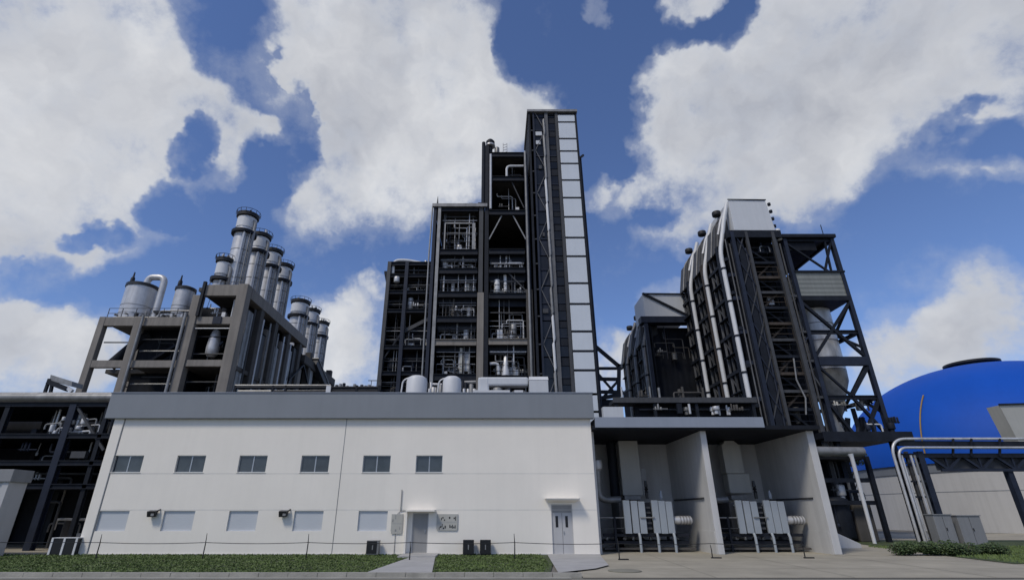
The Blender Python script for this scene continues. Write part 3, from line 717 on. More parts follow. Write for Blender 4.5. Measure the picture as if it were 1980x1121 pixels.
part('floor_slab', MB().box(-30,-26.2,48.55,62,zat(622,LY)-.2,zat(616,LY)), CONCD, cs)
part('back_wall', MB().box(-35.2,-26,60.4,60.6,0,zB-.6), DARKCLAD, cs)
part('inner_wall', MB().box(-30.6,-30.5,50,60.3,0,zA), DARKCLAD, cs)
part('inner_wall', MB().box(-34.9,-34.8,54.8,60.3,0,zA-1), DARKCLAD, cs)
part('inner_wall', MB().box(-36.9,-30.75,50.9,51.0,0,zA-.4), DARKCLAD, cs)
part('thin_pipe', MB().tube([(-35.1,LY-.2,8),(-35.1,LY-.2,zA+.1)], .12, 10), DULL, cs)
railing(cs, -39.2, -30.8, 48.4, zA, GREYST); railing(cs, -29.6, -26.0, 48.4, zB-.05, GREYST)
for k in range(9):
    x = -38.8+k*.95; part('roof_fitting', MB().lathe(dish(.1+.05*(k%3), zA, zA+.45+.2*(k%4)), x, 49.2, 8), (DULL,SILVER,STEEL)[k%3], cs)
part('roof_pipe', MB().tube(bend([(-39,49.0,zA+.3),(-34.4,49.0,zA+.3),(-34.4,49.0,zA+1.0),(-31.2,49.0,zA+1.0)],.2,3),.09,8), DULL, cs)
for (xa, xb, zz, m) in ((-35.2,-30.9,17.9,GREYST),(-35.2,-30.9,16.7,DULL),(-29.8,-26.3,16.4,GREYST),(-29.8,-26.3,18.2,STEEL),(-39,-36.1,17.6,GREYST),(-35.2,-30.9,13.4,DULL),(-29.8,-26.3,13.6,GREYST)):
    part('service_pipe', MB().tube([(xa,48.8,zz),(xb,48.8,zz)], .07, 8), m, cs)
for y in (50.5,52.8,54.6,57,58.8,61): part('flank_pipe', MB().tube([(-25.35,y,8),(-25.35,y,zB-1.3-(y%2))], .1, 8), (DULL,SILVER,GREYST)[int(y)%3], cs)
part('thin_pipe', MB().tube([(-30.85,LY-.3,8),(-30.85,LY-.3,zA+.3)], .14, 10), DULL, cs)
part('sloping_duct', MB().tube([(-39.0,50.5,15.6),(-37,51,18.6),(-35.9,51,19.1)], .55, 12), DARKCLAD, cs)
part('stair_flight', MB().beam((-34.9,50,15.6),(-31.2,50,18.4),.9,.25), STEEL, cs)
part('stair_flight', MB().beam((-29.6,51,15.5),(-27,51,18.9),.8,.2), STEEL, cs)
r_ = random.Random(4)
clutter(cs, -34.9,-31,LY+.6,15.5,18.6,r_,6,.15,5); clutter(cs, -34.9,-31,LY+.6,8.8,14.6,r_,6,.15,5)
clutter(cs, -29.8,-26.3,LY+.6,15.5,19.0,r_,5,.1,5); clutter(cs, -29.8,-26.3,LY+.6,8.8,14.6,r_,6,.2,5)
clutter(cs, -29.7,-26.4,LY+.2,zat(610,LY),zB-1.4,r_,14,.45,2.5)
clutter(cs, -38.6,-36.2,LY+1,9,14.5,r_,6,.5,5)
part('blue_box', MB().box(at(413,615,LY)[0],at(429,615,LY)[0],LY-.1,LY-.003,zat(626,LY),zat(612,LY)), NAVY, cs)
part('white_rail', MB().tube([(-29.8,LY+.1,zat(634,LY)),(-26.3,LY+.1,zat(634,LY))], .06, 8), WHITE, cs)
part('riser_mast', MB().beam((-29.75,LY-.15,zA),(-29.75,LY-.15,zat(546,LY)),.28), STEEL, cs)
# right flank of the concrete structure
for i, y in enumerate((52.2,56.2,60.2,64.2,68.5,73,78)):
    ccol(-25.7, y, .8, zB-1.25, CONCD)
part('flank_beam', MB().box(-26.2,-25.22,48.85,66,zB-1.25,zB-.06), CONC, cs, bev=.02)
part('flank_beam', MB().box(-26.2,-25.25,66.02,80,zB-3.2,zB-2.2), CONCD, cs)
for z in (15.2,): part('flank_rail', MB().box(-26.0,-25.45,48.9,79,z-.25,z+.15), CONCD, cs)
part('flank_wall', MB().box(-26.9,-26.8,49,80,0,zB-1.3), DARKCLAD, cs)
r_ = random.Random(14)
for i, y in enumerate((50.2,53.6,55.0,57.6,59.2,61.6,63.2,65.8,70,75)):
    zt = zB - r_.uniform(1.9,4.4); w = r_.uniform(.8,1.5)
    part('flank_duct', MB().box(-26.3,-25.55,y-w/2,y+w/2,8,zt), (DULL,GREYST,CONC,DULL,CONC)[i%5], cs, bev=.05)
    part('duct_cap', MB().hexa([(-26.35,y-w/2-.06,zt+.003),(-25.45,y-w/2-.06,zt+.003),(-25.45,y+w/2+.06,zt+.003),(-26.35,y+w/2+.06,zt+.003),(-26.3,y-w/2,zt+.35),(-25.9,y-w/2,zt+.35),(-25.9,y+w/2,zt+.35),(-26.3,y+w/2,zt+.35)]), STEEL, cs)
for (y0,z0,y1,z1) in ((62,17,66,20),(66,20,72,15),(64,14,70,18)): part('flank_brace', MB().beam((-25.3,y0,z0),(-25.3,y1,z1),.2), STEEL, cs)
# inclined gallery at the back
ig = thing('inclined_gallery', (-24, 70, 0), 'dark inclined conveyor gallery sloping down behind the concrete frame', 'conveyor')
part('gallery', MB().beam((-25.4,70,21.5),(-24.0,84,13.6),1.0,.9), GREYST, ig)
part('gallery_roof', MB().beam((-25.4,70,22.05),(-24.0,84,14.15),1.2,.12), DULL, ig)
for y, z in ((74,19),(79,16),(83,13.8)): part('trestle', MB().beam((-24.7,y,0),(-24.7,y,z),.4), CONCD, ig)

# stacks
def stack(x, y, z0, zt, r, lab, ladder=True, second=None, stubby=False):
    t = thing('column_stack', (x, y, z0), lab, 'process column', 'silver process columns on the concrete frame')
    h = zt-z0
    part('shell', MB().lathe([(r,z0),(r,zt-.9),(r*.97,zt-.5)], x, y, 22), SILVER, t)
    for k in range(1, int(h/1.7)):
        zz = z0 + k*1.7; part('seam_band', MB().lathe([(r+.002,zz),(r+.025,zz),(r+.025,zz+.09),(r+.002,zz+.09)], x, y, 22), DULL, t)
    zp = zt-2.7
    if not stubby:
        part('platform', MB().lathe([(r+.01,zp),(r+.36,zp),(r+.38,zp+.34),(r+.30,zp+.34),(r+.32,zp+.1),(r+.01,zp+.1)], x, y, 18), STEEL, t)
    part('head_shell', MB().lathe([(r+.06,zt-1.9),(r+.06,zt-.62),(r*.9,zt-.5)], x, y, 18), WHITE if not stubby else DULL, t)
    part('top_ring', MB().lathe([(r+.04,zt-.45),(r+.22,zt-.45),(r+.26,zt-.05),(r+.04,zt-.05)], x, y, 18), CAPB, t)
    part('cap', MB().lathe([(r*.9,zt-.44),(r*.85,zt-.1),(r*.5,zt+.16),(.02,zt+.26)], x, y, 16), DULL, t)
    q = random.Random(int(y*7))
    for k in range(5):
        a = q.uniform(0,6.28); rr = q.uniform(.2,.8)*r
        part('top_valve', MB().lathe(dish(q.uniform(.07,.14), zt, zt+q.uniform(.35,.6)), x+rr*math.cos(a), y+rr*math.sin(a), 8), (STEEL,SILVER,DULL)[k%3], t)
    g = MB(); n = 14
    for k in range(n):
        a = 2*math.pi*k/n; g.beam((x+(r+.3)*math.cos(a),y+(r+.3)*math.sin(a),zt-.15),(x+(r+.3)*math.cos(a),y+(r+.3)*math.sin(a),zt+.3),.04)
        b = 2*math.pi*(k+1)/n; g.beam((x+(r+.3)*math.cos(a),y+(r+.3)*math.sin(a),zt+.3),(x+(r+.3)*math.cos(b),y+(r+.3)*math.sin(b),zt+.3),.04)
    part('top_railing', g, STEEL, t)
    part('side_pipe', MB().tube(bend([(x+r+.22,y-.3,z0),(x+r+.22,y-.3,zt-1.2),(x+r*.6,y-.3,zt-.75)],.25,4), .17, 9), DULL, t)
    part('side_pipe', MB().tube([(x+r*.55,y-r-.05,z0),(x+r*.55,y-r-.05,zt-2.8)], .12, 8), SILVER, t)
    if ladder:
        g = MB(); xl = x+r*.9; yl = y-r*.75
        for dx in (-.18,.18): g.beam((xl+dx,yl,z0),(xl+dx,yl,zt-2.6),.05)
        zz = z0
        while zz < zt-2.6: g.beam((xl-.18,yl,zz),(xl+.18,yl,zz),.035); zz += .5
        part('ladder', g, DULL, t)
    return t
stack(-28.3, 50.4, zB-.1, 33.4, .98, 'tallest silver process column, nearest of the row on the concrete frame')
stack(-28.3, 54.2, zB-.1, 32.9, .98, 'second silver process column from the front in the row on the frame')
stack(-28.3, 58.0, zB-.1, 32.8, .98, 'third silver process column from the front in the row on the frame')
stack(-28.3, 61.8, zB-.1, 32.6, .98, 'fourth silver process column in the row, behind the front three')
stack(-28.4, 69.4, 8, 30.5, 1.15, 'stout weathered silver column standing first in the rear trio')
stack(-28.3, 74.0, 8, 30.9, 1.05, 'middle column of the rear trio of silver columns')
stack(-28.0, 78.2, 8, 30.4, .95, 'rearmost and rightmost silver column of the whole row')
x_, z_ = at(436,502,49.6)
stack(x_+.05, 49.6, zB-.1, z_, .72, 'short silver column with dark collars left of the tallest column', False)
for y in (52.4, 56.2, 60.0):
    x = -26.6
    pass
# roof tanks on the low concrete roof
def roof_tank(px, py0, r, Y, lab, loop):
    x, zt = at(px, py0, Y)
    t = thing('roof_tank', (x, Y, zA), lab, 'tank', 'silver tanks on the low concrete roof')
    part('shell', MB().lathe([(r*1.03,zA-.05),(r*1.03,zA+.5),(r,zA+.52),(r,zt-.25)], x, Y, 28), SILVER, t)
    for zz in (zA+1.2, zA+2.1): part('seam_band', MB().lathe([(r+.002,zz),(r+.02,zz),(r+.02,zz+.06),(r+.002,zz+.06)], x, Y, 28), DULL, t)
    part('rim', MB().lathe([(r*.5,zt-.24),(r+.10,zt-.24),(r+.10,zt+.08),(r*.5,zt+.08)], x, Y, 28), BLACK, t)
    part('lid', MB().lathe([(r*.98,zt+.05),(r*.6,zt+.3),(.02,zt+.4)], x, Y, 24), DULL, t)
    part('agitator', MB().lathe([(.22,zt+.3),(.2,zt+.8),(.1,zt+.95),(.06,zt+1.5)], x-.55*r, Y-.5*r, 10), STEEL, t)
    for a in range(3):
        part('nozzle', MB().tube([(x+r*math.cos(a*.8-2.2),Y+r*math.sin(a*.8-2.2),zA+.9),(x+(r+.3)*math.cos(a*.8-2.2),Y+(r+.3)*math.sin(a*.8-2.2),zA+.9)], .12, 8), DULL, t)
    if loop:
        part('overflow_pipe', MB().tube(bend([(x+.4,Y-.3,zt+.1),(x+.6,Y-.3,zt+1.1),(x+2.35,Y-.3,zt+1.1),(x+2.35,Y-.3,zA)],.9,8), .34, 14), SILVER, t)
roof_tank(277, 556, 1.52, 51.2, 'large silver tank with black rim and looping silver pipe', True)
roof_tank(360, 560, .95, 51.0, 'smaller silver tank with black rim beside the dark mast', False)
x0 = at(318,600,50.5)[0]
t = thing('roof_duct', (x0, 50.6, zA), 'low silver duct between the two rooftop tanks', 'duct')
part('duct_body', MB().tube(bend([(x0-.4,50.6,zA),(x0-.4,50.6,zA+1.0),(x0+1.0,50.6,zA+1.2),(x0+1.7,50.6,zA+2.0)],.4,4), .38, 12), SILVER, t)
part('duct_lid', MB().box(x0-.9,x0+.9,50.1,51.1,zA+1.3,zA+1.5), BLACK, t)
# hanging vessel
x0, z1_ = at(420,636,49.3); z0_ = zat(690,49.3)
t = thing('hanging_vessel', (x0, 49.3, z0_), 'pale bullet shaped vessel hanging in the concrete frame', 'vessel')
part('shell', MB().lathe([(.35,z0_),(.6,z0_+.35),(.62,z0_+.9),(.55,z0_+1.9),(.38,z1_-.3),(.12,z1_)], x0, 49.3, 18), SILVER, t)
part('hanger', MB().tube([(x0,49.3,z1_-.1),(x0,49.3,zat(622,LY)-.25)], .08, 8), STEEL, t)
part('support_lug', MB().beam((x0+.4,49.3,z0_+1),(x0+.9,49.3,z0_+1.6),.2), NAVY, t)

# ------------------------------------------------------------------ things on the office roof
RZ = 7.5; Y = 33.0
for px0, px1, py, lab in ((786,826,727,'left rounded white tank on the roof edge before the dark block'),(856,892,728,'right rounded white tank on the roof edge before the mid tower')):
    x0 = at(px0,745,Y)[0]; x1 = at(px1,745,Y)[0]; zt = zat(py,Y); r = (x1-x0)/2; x = (x0+x1)/2
    t = thing('white_tank', (x, Y, RZ), lab, 'tank', 'white tanks on the office roof')
    part('shell', MB().lathe([(r*.96,RZ+.003),(r,RZ+.5),(r,zt-.35),(r*.9,zt-.14),(r*.6,zt-.02),(.02,zt)], x, Y, 28), WHITE, t)
    part('inlet_pipe', MB().tube(bend([(x-r*.4,Y-.05,zt-.05),(x-r-.25,Y-.05,zt-.25),(x-r-.42,Y-.05,RZ)],.4,5), .05, 8), WHITE, t)
    part('drain_valve', MB().lathe(dish(.09,RZ+.9,zat(752,Y)), x+r+.2, Y-.2, 8), SILVER, t)
    part('band', MB().lathe([(r+.002,RZ+1.0),(r+.015,RZ+1.0),(r+.015,RZ+1.06),(r+.002,RZ+1.06)], x, Y, 28), DULL, t)
Y = 33.5
x0 = at(924,745,Y)[0]; x1 = at(1022,745,Y)[0]; zt = zat(728,Y); zb_ = zat(761,Y)
t = thing('air_duct', ((x0+x1)/2, Y, RZ), 'long pale rooftop air duct with a dark underside gap', 'duct')
part('duct_body', MB().box(x0+.1,x1,Y,Y+.9,zat(745,Y),zt), BOXW, t, bev=.12)
part('duct_leg', MB().box(x0,x0+.75,Y-.02,Y+.92,RZ,zt-.02), BOXW, t, bev=.12)
part('base_tray', MB().box(x0-.3,x0+2.1,Y-.5,Y-.1,RZ+.5,zat(757,Y)), WHITE, t)
part('base_tray', MB().box(x0+2.4,x1-.4,Y-.5,Y-.1,RZ+.5,zat(757,Y)), WHITE, t)
part('fan_housing', MB().lathe(dish(.32, RZ+.6, zat(748,Y)+.05), x0+1.3, Y+.3, 12), DULL, t)
part('motor', MB().lathe(dish(.25, RZ+.6, zat(750,Y)), x0+2.0, Y+.2, 12), STEEL, t)
x0 = at(1022,745,Y)[0]+.03; x1 = at(1059,745,Y)[0]
t = thing('roof_cabinet', ((x0+x1)/2, Y, RZ), 'white box cabinet on the roof beside the lift tower foot', 'cabinet')
part('body', MB().box(x0,x1,Y-.4,Y+.7,RZ,zat(737,Y)), BOXW, t, bev=.02)
part('lid', MB().hexa([(x0-.02,Y-.42,zat(737,Y)+.003),(x1+.02,Y-.42,zat(737,Y)+.003),(x1+.02,Y+.72,zat(737,Y)+.003),(x0-.02,Y+.72,zat(737,Y)+.003),(x0,Y-.3,zat(730,Y)),(x1,Y-.3,zat(730,Y)),(x1,Y+.7,zat(730,Y)),(x0,Y+.7,zat(730,Y))]), WHITE, t)
# small fittings between the tanks: countable pipes and valves
rr_ = random.Random(31)
pt = thing('pump_skid', (at(840,750,34)[0], 34, RZ), 'skid of small pumps and pipes between the two white tanks', 'pump')
for px in (829,833,838,843,848,852): 
    x = at(px,750,34)[0]; part('pump', MB().lathe(dish(rr_.uniform(.08,.2), RZ, zat(rr_.uniform(738,752),34)), x, 34, 9), rr_.choice((SILVER,STEEL,DULL)), pt)
part('header_pipe', MB().tube([(at(828,741,34)[0],34.2,zat(741,34)),(at(854,741,34)[0],34.2,zat(742,34))], .09, 8), SILVER, pt)
pt = thing('valve_skid', (at(905,750,34)[0], 34, RZ), 'cluster of silver valves and dark pipes right of the right white tank', 'valve')
for px in (895,900,905,911,917): 
    x = at(px,750,34)[0]; part('valve', MB().lathe(dish(rr_.uniform(.08,.18), RZ, zat(rr_.uniform(735,752),34)), x, 34, 9), rr_.choice((SILVER,STEEL,DULL)), pt)
part('header_pipe', MB().tube([(at(893,738,34)[0],34.2,zat(738,34)),(at(920,737,34)[0],34.2,zat(737,34))], .12, 8), DULL, pt)
# pipe bridge along the roof, left of the centre block
pb = thing('roof_pipe_rack', (-12, 36, RZ), 'low dark pipe rack with pale pipe behind the grey parapet', 'pipe rack')
Y = 36.0
for px0, px1, py, rad, m in ((455,640,745,.07,DULL),(455,735,749,.10,STEEL),(530,735,757,.12,STEEL),(600,735,753,.05,GREYST),(460,640,756,.09,DULL)):
    a = at(px0,py,Y); b = at(px1,py,Y); part('pipe', MB().tube([(a[0],Y+py*.004-3,a[1]),(b[0],Y+py*.004-3,b[1])], rad, 8), m, pb)
for px in (455,528,553,641,690,733):
    x = at(px,750,Y)[0]; part('post', MB().box(x-.07,x+.07,Y-.1,Y+.1,RZ,zat(745,Y)), STEEL, pb)
for px in range(648,732,7):
    x = at(px,750,Y)[0]; zt = zat(rr_.uniform(738,748),Y); part('valve', MB().lathe(dish(.12,RZ+.6,zt), x, Y+.3, 8), rr_.choice((GREYST,DULL,STEEL)), pb)
a = at(630,756,Y-.4); b = at(640,748,Y-.4)
solo('white_sign', MB().box(a[0],b[0],Y-.42,Y-.38,zat(761,Y),zat(748,Y)), WHITE, (a[0],Y-.4,a[1]), 'small blank white plate fixed to the roof pipe rack', 'sign')
x = at(716,735,Y)[0]
pl = MB().beam((x-.4,Y+1,zat(729,Y)),(x+.6,Y+1,zat(729,Y)),.05); pl.beam((x+.55,Y+1,zat(729,Y)),(x+.55,Y+1,RZ),.05); pl.beam((x-.15,Y+1,zat(729,Y)),(x-.15,Y+1,zat(742,Y)),.04)
solo('gantry_pole', pl, GREYST, (x,Y+1,RZ), 'thin bent pole on the roof left of the low dark block', 'pole')

# ------------------------------------------------------------------ left pipe rack
LR = 33.0
lr = thing('pipe_rack', (-28, LR, 0), 'dark multi level pipe rack at the left edge beside the white building', 'pipe rack')
zR = zat(782, LR)
for px, m, w in ((-60,STEEL,.3),(20,STEEL,.3),(146,NAVY,.42),(212,STEEL,.25)):
    x = at(px,785,LR)[0]; part('column', MB().ibeam((x,LR,0),(x,LR,zR),w,w,.06), m, lr)
    part('column', MB().box(x-.15,x+.15,LR+6,LR+6.3,0,zR), STEEL, lr)
xl = -52.0; xr = -22.2
lv = [0.35] + [zat(p,LR) for p in (940,895,843)] + [zR]
for i, z in enumerate(lv[1:]):
    part('beam', MB().ibeam((xl,LR-.1,z),(xr,LR-.1,z),.2,.3,.05), STEEL, lr)
    part('deck', MB().box(xl,xr,LR+.3,LR+6,z-.1,z), DARKCLAD, lr)
part('back_cladding', MB().box(xl,xr,LR+6.4,LR+6.5,0,zR), DARKCLAD, lr)
part('brace', MB().beam((at(150,785,LR)[0],LR-.05,zat(785,LR)),(at(205,860,LR)[0],LR-.05,zat(870,LR)),.14), GREYST, lr)
r_ = random.Random(17)
for i in range(1, 4):
    clutter(lr, at(20,lv and 800,LR)[0], xr-.2, LR+.2, lv[i], lv[i+1]-.15, r_, 11, .5 if i == 3 else .2, 2.5)
clutter(lr, at(20,900,LR)[0], xr-.2, LR+.2, 0, lv[1], r_, 9, .08, 3)
x0 = at(72,825,LR)[0]; x1 = at(205,825,LR)[0]
for k in range(7):
    xa = x0+(x1-x0)*r_.random()*.7; z = zat(r_.uniform(808,838),LR); ln = r_.uniform(.5,1.5)
    part('silver_pipe', MB().tube(bend([(xa,LR+.2,z-.3),(xa,LR+.2,z),(xa+ln,LR+.2,z+.1),(xa+ln,LR+.2,z-.35)],.12,3), r_.uniform(.04,.09), 9), (DULL,SILVER)[k%2], lr)
for k in range(8):
    x = x0+(x1-x0)*r_.random(); z = zat(r_.uniform(812,840),LR)
    part('valve', MB().lathe(dish(r_.uniform(.1,.2), z, z+r_.uniform(.25,.5)), x, LR+.1, 10), (WHITE,SILVER,DULL)[k%3], lr)
x = at(150,875,LR)[0]; part('panel_box', MB().box(x-.4,x+.5,LR,LR+.3,zat(885,LR),zat(872,LR)), GREYST, lr)
# big lagged pipes on the rack's top
for k, (py, rad, m) in enumerate(((768,.26,DULL),(776,.16,SILVER),(762,.14,DULL))):
    Yk = LR-.2+.7*k
    part('top_pipe', MB().tube([(xl,Yk,zat(py,Yk)),(xr+.25,Yk,zat(py,Yk))], rad, 12), m, lr)
Y = 34.5
gp = thing('goose_neck_gantry', (at(110,760,Y)[0], Y, zR), 'small dark bent steel gantry with pale tray on the left pipe rack', 'gantry')
P = lambda px, py: (at(px,py,Y)[0], Y, zat(py,Y))
part('leg', MB().beam(P(80,778),P(96,732),.16), STEEL, gp); part('leg', MB().beam(P(94,776),P(102,738),.16), STEEL, gp)
part('arm', MB().beam(P(94,738),P(130,752),.3), STEEL, gp)
part('tray', MB().hexa([P(96,735),P(138,746),(P(138,746)[0],Y+1,P(138,746)[2]),(P(96,735)[0],Y+1,P(96,735)[2]),P(98,724),P(140,737),(P(140,737)[0],Y+1,P(140,737)[2]),(P(98,724)[0],Y+1,P(98,724)[2])]), DULL, gp)
part('strut', MB().beam(P(128,748),P(140,756),.2), WHITE, gp)
# gatehouse at the far left
GY = 28.0
gh = thing('gatehouse', (-27, GY, 0), 'small grey gatehouse with pale frame cut off by the left edge', 'building')
xr = at(28,908,GY)[0]; zr = zat(907,GY); z2 = zat(931,GY)
part('fascia', MB().box(xr-6,xr+.12,GY-.15,GY+1.15,z2,zr), CABG, gh, bev=.02)
part('wall', MB().box(xr-6,xr-.02,GY+.02,GY+1.1,0,z2), DOORL, gh)
part('corner_post', MB().box(xr-.32,xr,GY-.05,GY+.3,0,z2-.003), DOORL, gh)
part('window', MB().box(xr-5.6,xr-.62,GY-.02,GY+.01,zat(980,GY),zat(941,GY)), GLASS, gh)
part('door', MB().box(xr-3.2,xr-1.35,GY-.03,GY+.01,.05,zat(993,GY)), BLACK, gh)

# ------------------------------------------------------------------ transformer bays
AY = 30.0
ax = thing('transformer_building', (12, AY, 0), 'open fronted white transformer bays with blue grey roof edge right of the white building', 'building')
xp1 = at(1377,950,AY)[0]; xp2 = at(1593,950,AY)[0]; zr = zat(832, AY); ABK = 36.3
part('partition', MB().box(xp1-.17,xp1+.17,AY,ABK,0,zr-.02), BAYW, ax, bev=.015)
part('partition', MB().box(xp2-.2,xp2+.2,AY,ABK,0,zr-.02), BAYW, ax, bev=.015)
part('partition', MB().box(5.53,5.75,AY+.3,ABK,0,zr-.02), BAYW, ax)
part('back_wall', MB().box(5.53,xp2+.2,ABK+.003,ABK+.25,0,zr-.02), BAYW, ax)
xe = at(1467,820,AY)[0]
part('roof_slab', MB().box(5.55,xp2+.35,AY-.5,ABK+.4,zr+.003,zr+.22), DARKCLAD, ax)
part('roof_edge', MB().box(5.72,xe,AY-.62,AY-.503,zat(826,AY-.6),zat(806,AY-.6)), ANNEXF, ax, bev=.01)
part('upper_roof', MB().box(5.72,xe,AY-.5,ABK+.3,zr+.225,zat(809,AY-.5)), CONCD, ax)
for k, xw in enumerate((xp1, xp2)):
    part('wall_rail', MB().tube([(xw-.22,AY+.8,2.75),(xw-.22,AY+5.8,2.75)], .05, 8), GREYST, ax)
    part('plinth_line', MB().box(xw-.2-(.03 if k else 0),xw-.172-(.03 if k else 0),AY+.1,ABK-.01,0,1.1), BAYW, ax)
def transformer(xo, lab):
    t = thing('transformer', (xo, 32, 0), lab, 'transformer', 'transformers in the open bays')
    part('tank', MB().box(xo-.1,xo+2.75,32.2,34.2,.95,2.55), GREYST, t, bev=.05)
    for i, dx in enumerate((0,.44,.86,1.62,2.02,2.42)):
        part('radiator', MB().box(xo+dx,xo+dx+.37,31.55,31.72,0.93+.02*(i%2),2.66-.03*(i%3)), RAD, t, bev=.02)
        part('radiator_pipe', MB().tube([(xo+dx+.18,31.73,2.4),(xo+dx+.18,32.2,2.4)], .05, 8), RAD, t)
    part('core_box', MB().box(xo+1.28,xo+1.56,31.8,32.1,1.1,2.55), STEEL, t)
    for k in range(5): part('core_fin', MB().box(xo+1.26,xo+1.58,31.74,31.79,1.15+k*.27,1.25+k*.27), GREYST, t)
    part('bushing', MB().lathe([(.09,2.75),(.09,3.1),(.13,3.12),(.06,3.2),(.12,3.28),(.06,3.36),(.1,3.42),(.07,3.75)], xo+1.62, 32.3, 10), BLACK, t)
    part('bushing', MB().lathe([(.07,2.75),(.1,2.9),(.05,3.2)], xo+2.45, 32.3, 10), RAD, t)
    part('base_beam', MB().box(xo-1.2,xo+3.6,31.75,32.0,.78,.93), STEEL, t)
    part('base_beam', MB().box(xo-1.2,xo+3.6,31.9,34,.40,.55), STEEL, t)
    part('base_beam', MB().box(xo-1.2,xo+3.9,31.75,32.0,.12,.22), CONCD, t)
    for k, dx in enumerate((.75,1.75,2.68)):
        part('leg', MB().tube([(xo+dx,31.45,0.0),(xo+dx,31.45,.75),(xo+dx,31.55,.95)], .075, 8), RAD, t)
    for k in range(9):
        x = xo-.9+k*.5; part('valve', MB().lathe(dish(.07+.02*(k%3),.56,.72+.05*(k%2)), x, 32.4, 8), (SILVER,STEEL,DULL)[k%3], t)
    part('rail', MB().tube([(xo-1.9,31.6,1.75),(xo,31.6,1.75)], .035, 6), DULL, t)
    part('rail', MB().tube([(xo-1.9,31.6,1.2),(xo,31.6,1.2)], .03, 6), GREYST, t)
    part('rail', MB().tube([(xo+.9,31.5,1.76),(xo+1.7,31.5,1.76)], .03, 6), DULL, t)
    part('rail_post', MB().box(xo-.62,xo-.5,31.56,31.66,0,1.8), STEEL, t)
    part('cooling_cylinder', MB().lathe([(.02,xo+2.85),(.2,xo+2.87),(.22,xo+3.0),(.22,xo+3.85),(.1,xo+3.95)], 31.9, 1.62, 14, 'x'), SILVER, t)
    for k in range(4): part('cylinder_ring', MB().lathe([(.225,xo+3.2+k*.17),(.25,xo+3.2+k*.17),(.25,xo+3.25+k*.17),(.225,xo+3.25+k*.17)], 31.9, 1.62, 14, 'x'), DULL, t)
    part('oil_pipe', MB().tube(bend([(xo-1.05,33,4.35),(xo-1.1,33,2.7),(xo+.2,33,2.72)],.7,6), .2, 12), DULL, t)
    part('gauge_head', MB().lathe([(.1,4.3),(.3,4.45),(.34,4.7),(.3,4.95),(.12,5.02)], xo-1.05, 33, 14), SILVER, t)
    return t
X1 = at(1206,990,31.6)[0]; X2 = at(1424,990,31.6)[0]
transformer(X1, 'grey transformer with radiator plates in the left open bay')
transformer(X2, 'grey transformer with radiator plates in the right open bay')
for k, (pxa, pxb, lab, bulge) in enumerate(((1197,1234,'straight pale vertical duct in the left transformer bay',0),(1397,1432,'stepped pale vertical duct in the right transformer bay',1))):
    Yd = 34.3; a = at(pxa,870,Yd)[0]; b = at(pxb,870,Yd)[0]
    t = thing('vertical_duct', ((a+b)/2, Yd, 2.75), lab, 'duct', 'ducts in the transformer bays')
    part('duct_body', MB().box(a,b,Yd,Yd+.8,3.0 if not bulge else 4.3,zr-.25 if bulge else zr-.03), BEIGE, t, bev=.02)
    if bulge:
        part('duct_shoulder', MB().hexa([(a+.1,Yd,zr-.247),(b-.1,Yd,zr-.247),(b-.1,Yd+.8,zr-.247),(a+.1,Yd+.8,zr-.247),(a+.25,Yd,zr-.03),(b-.35,Yd,zr-.03),(b-.35,Yd+.8,zr-.03),(a+.25,Yd+.8,zr-.03)]), BEIGE, t)
        part('duct_boot', MB().box(a+.02,b+.28,Yd-.02,Yd+.82,3.1,4.297), BEIGE, t, bev=.08)
    else:
        part('side_box', MB().box(b+.1,b+.5,Yd+.6,Yd+.8,3.05,4.6), DULL, t)
    part('duct_foot', MB().box(a+.1,b-.1,Yd+.1,Yd+.7,2.76,2.997), DULL, t)
t = solo('wall_pipe', MB().tube([(at(1182,870,35)[0],35,0),(at(1182,870,35)[0],35,zr-.05)], .3, 12), STEEL, (at(1182,870,35)[0],35,0), 'thick dark vertical pipe at the back of the left transformer bay', 'pipe')

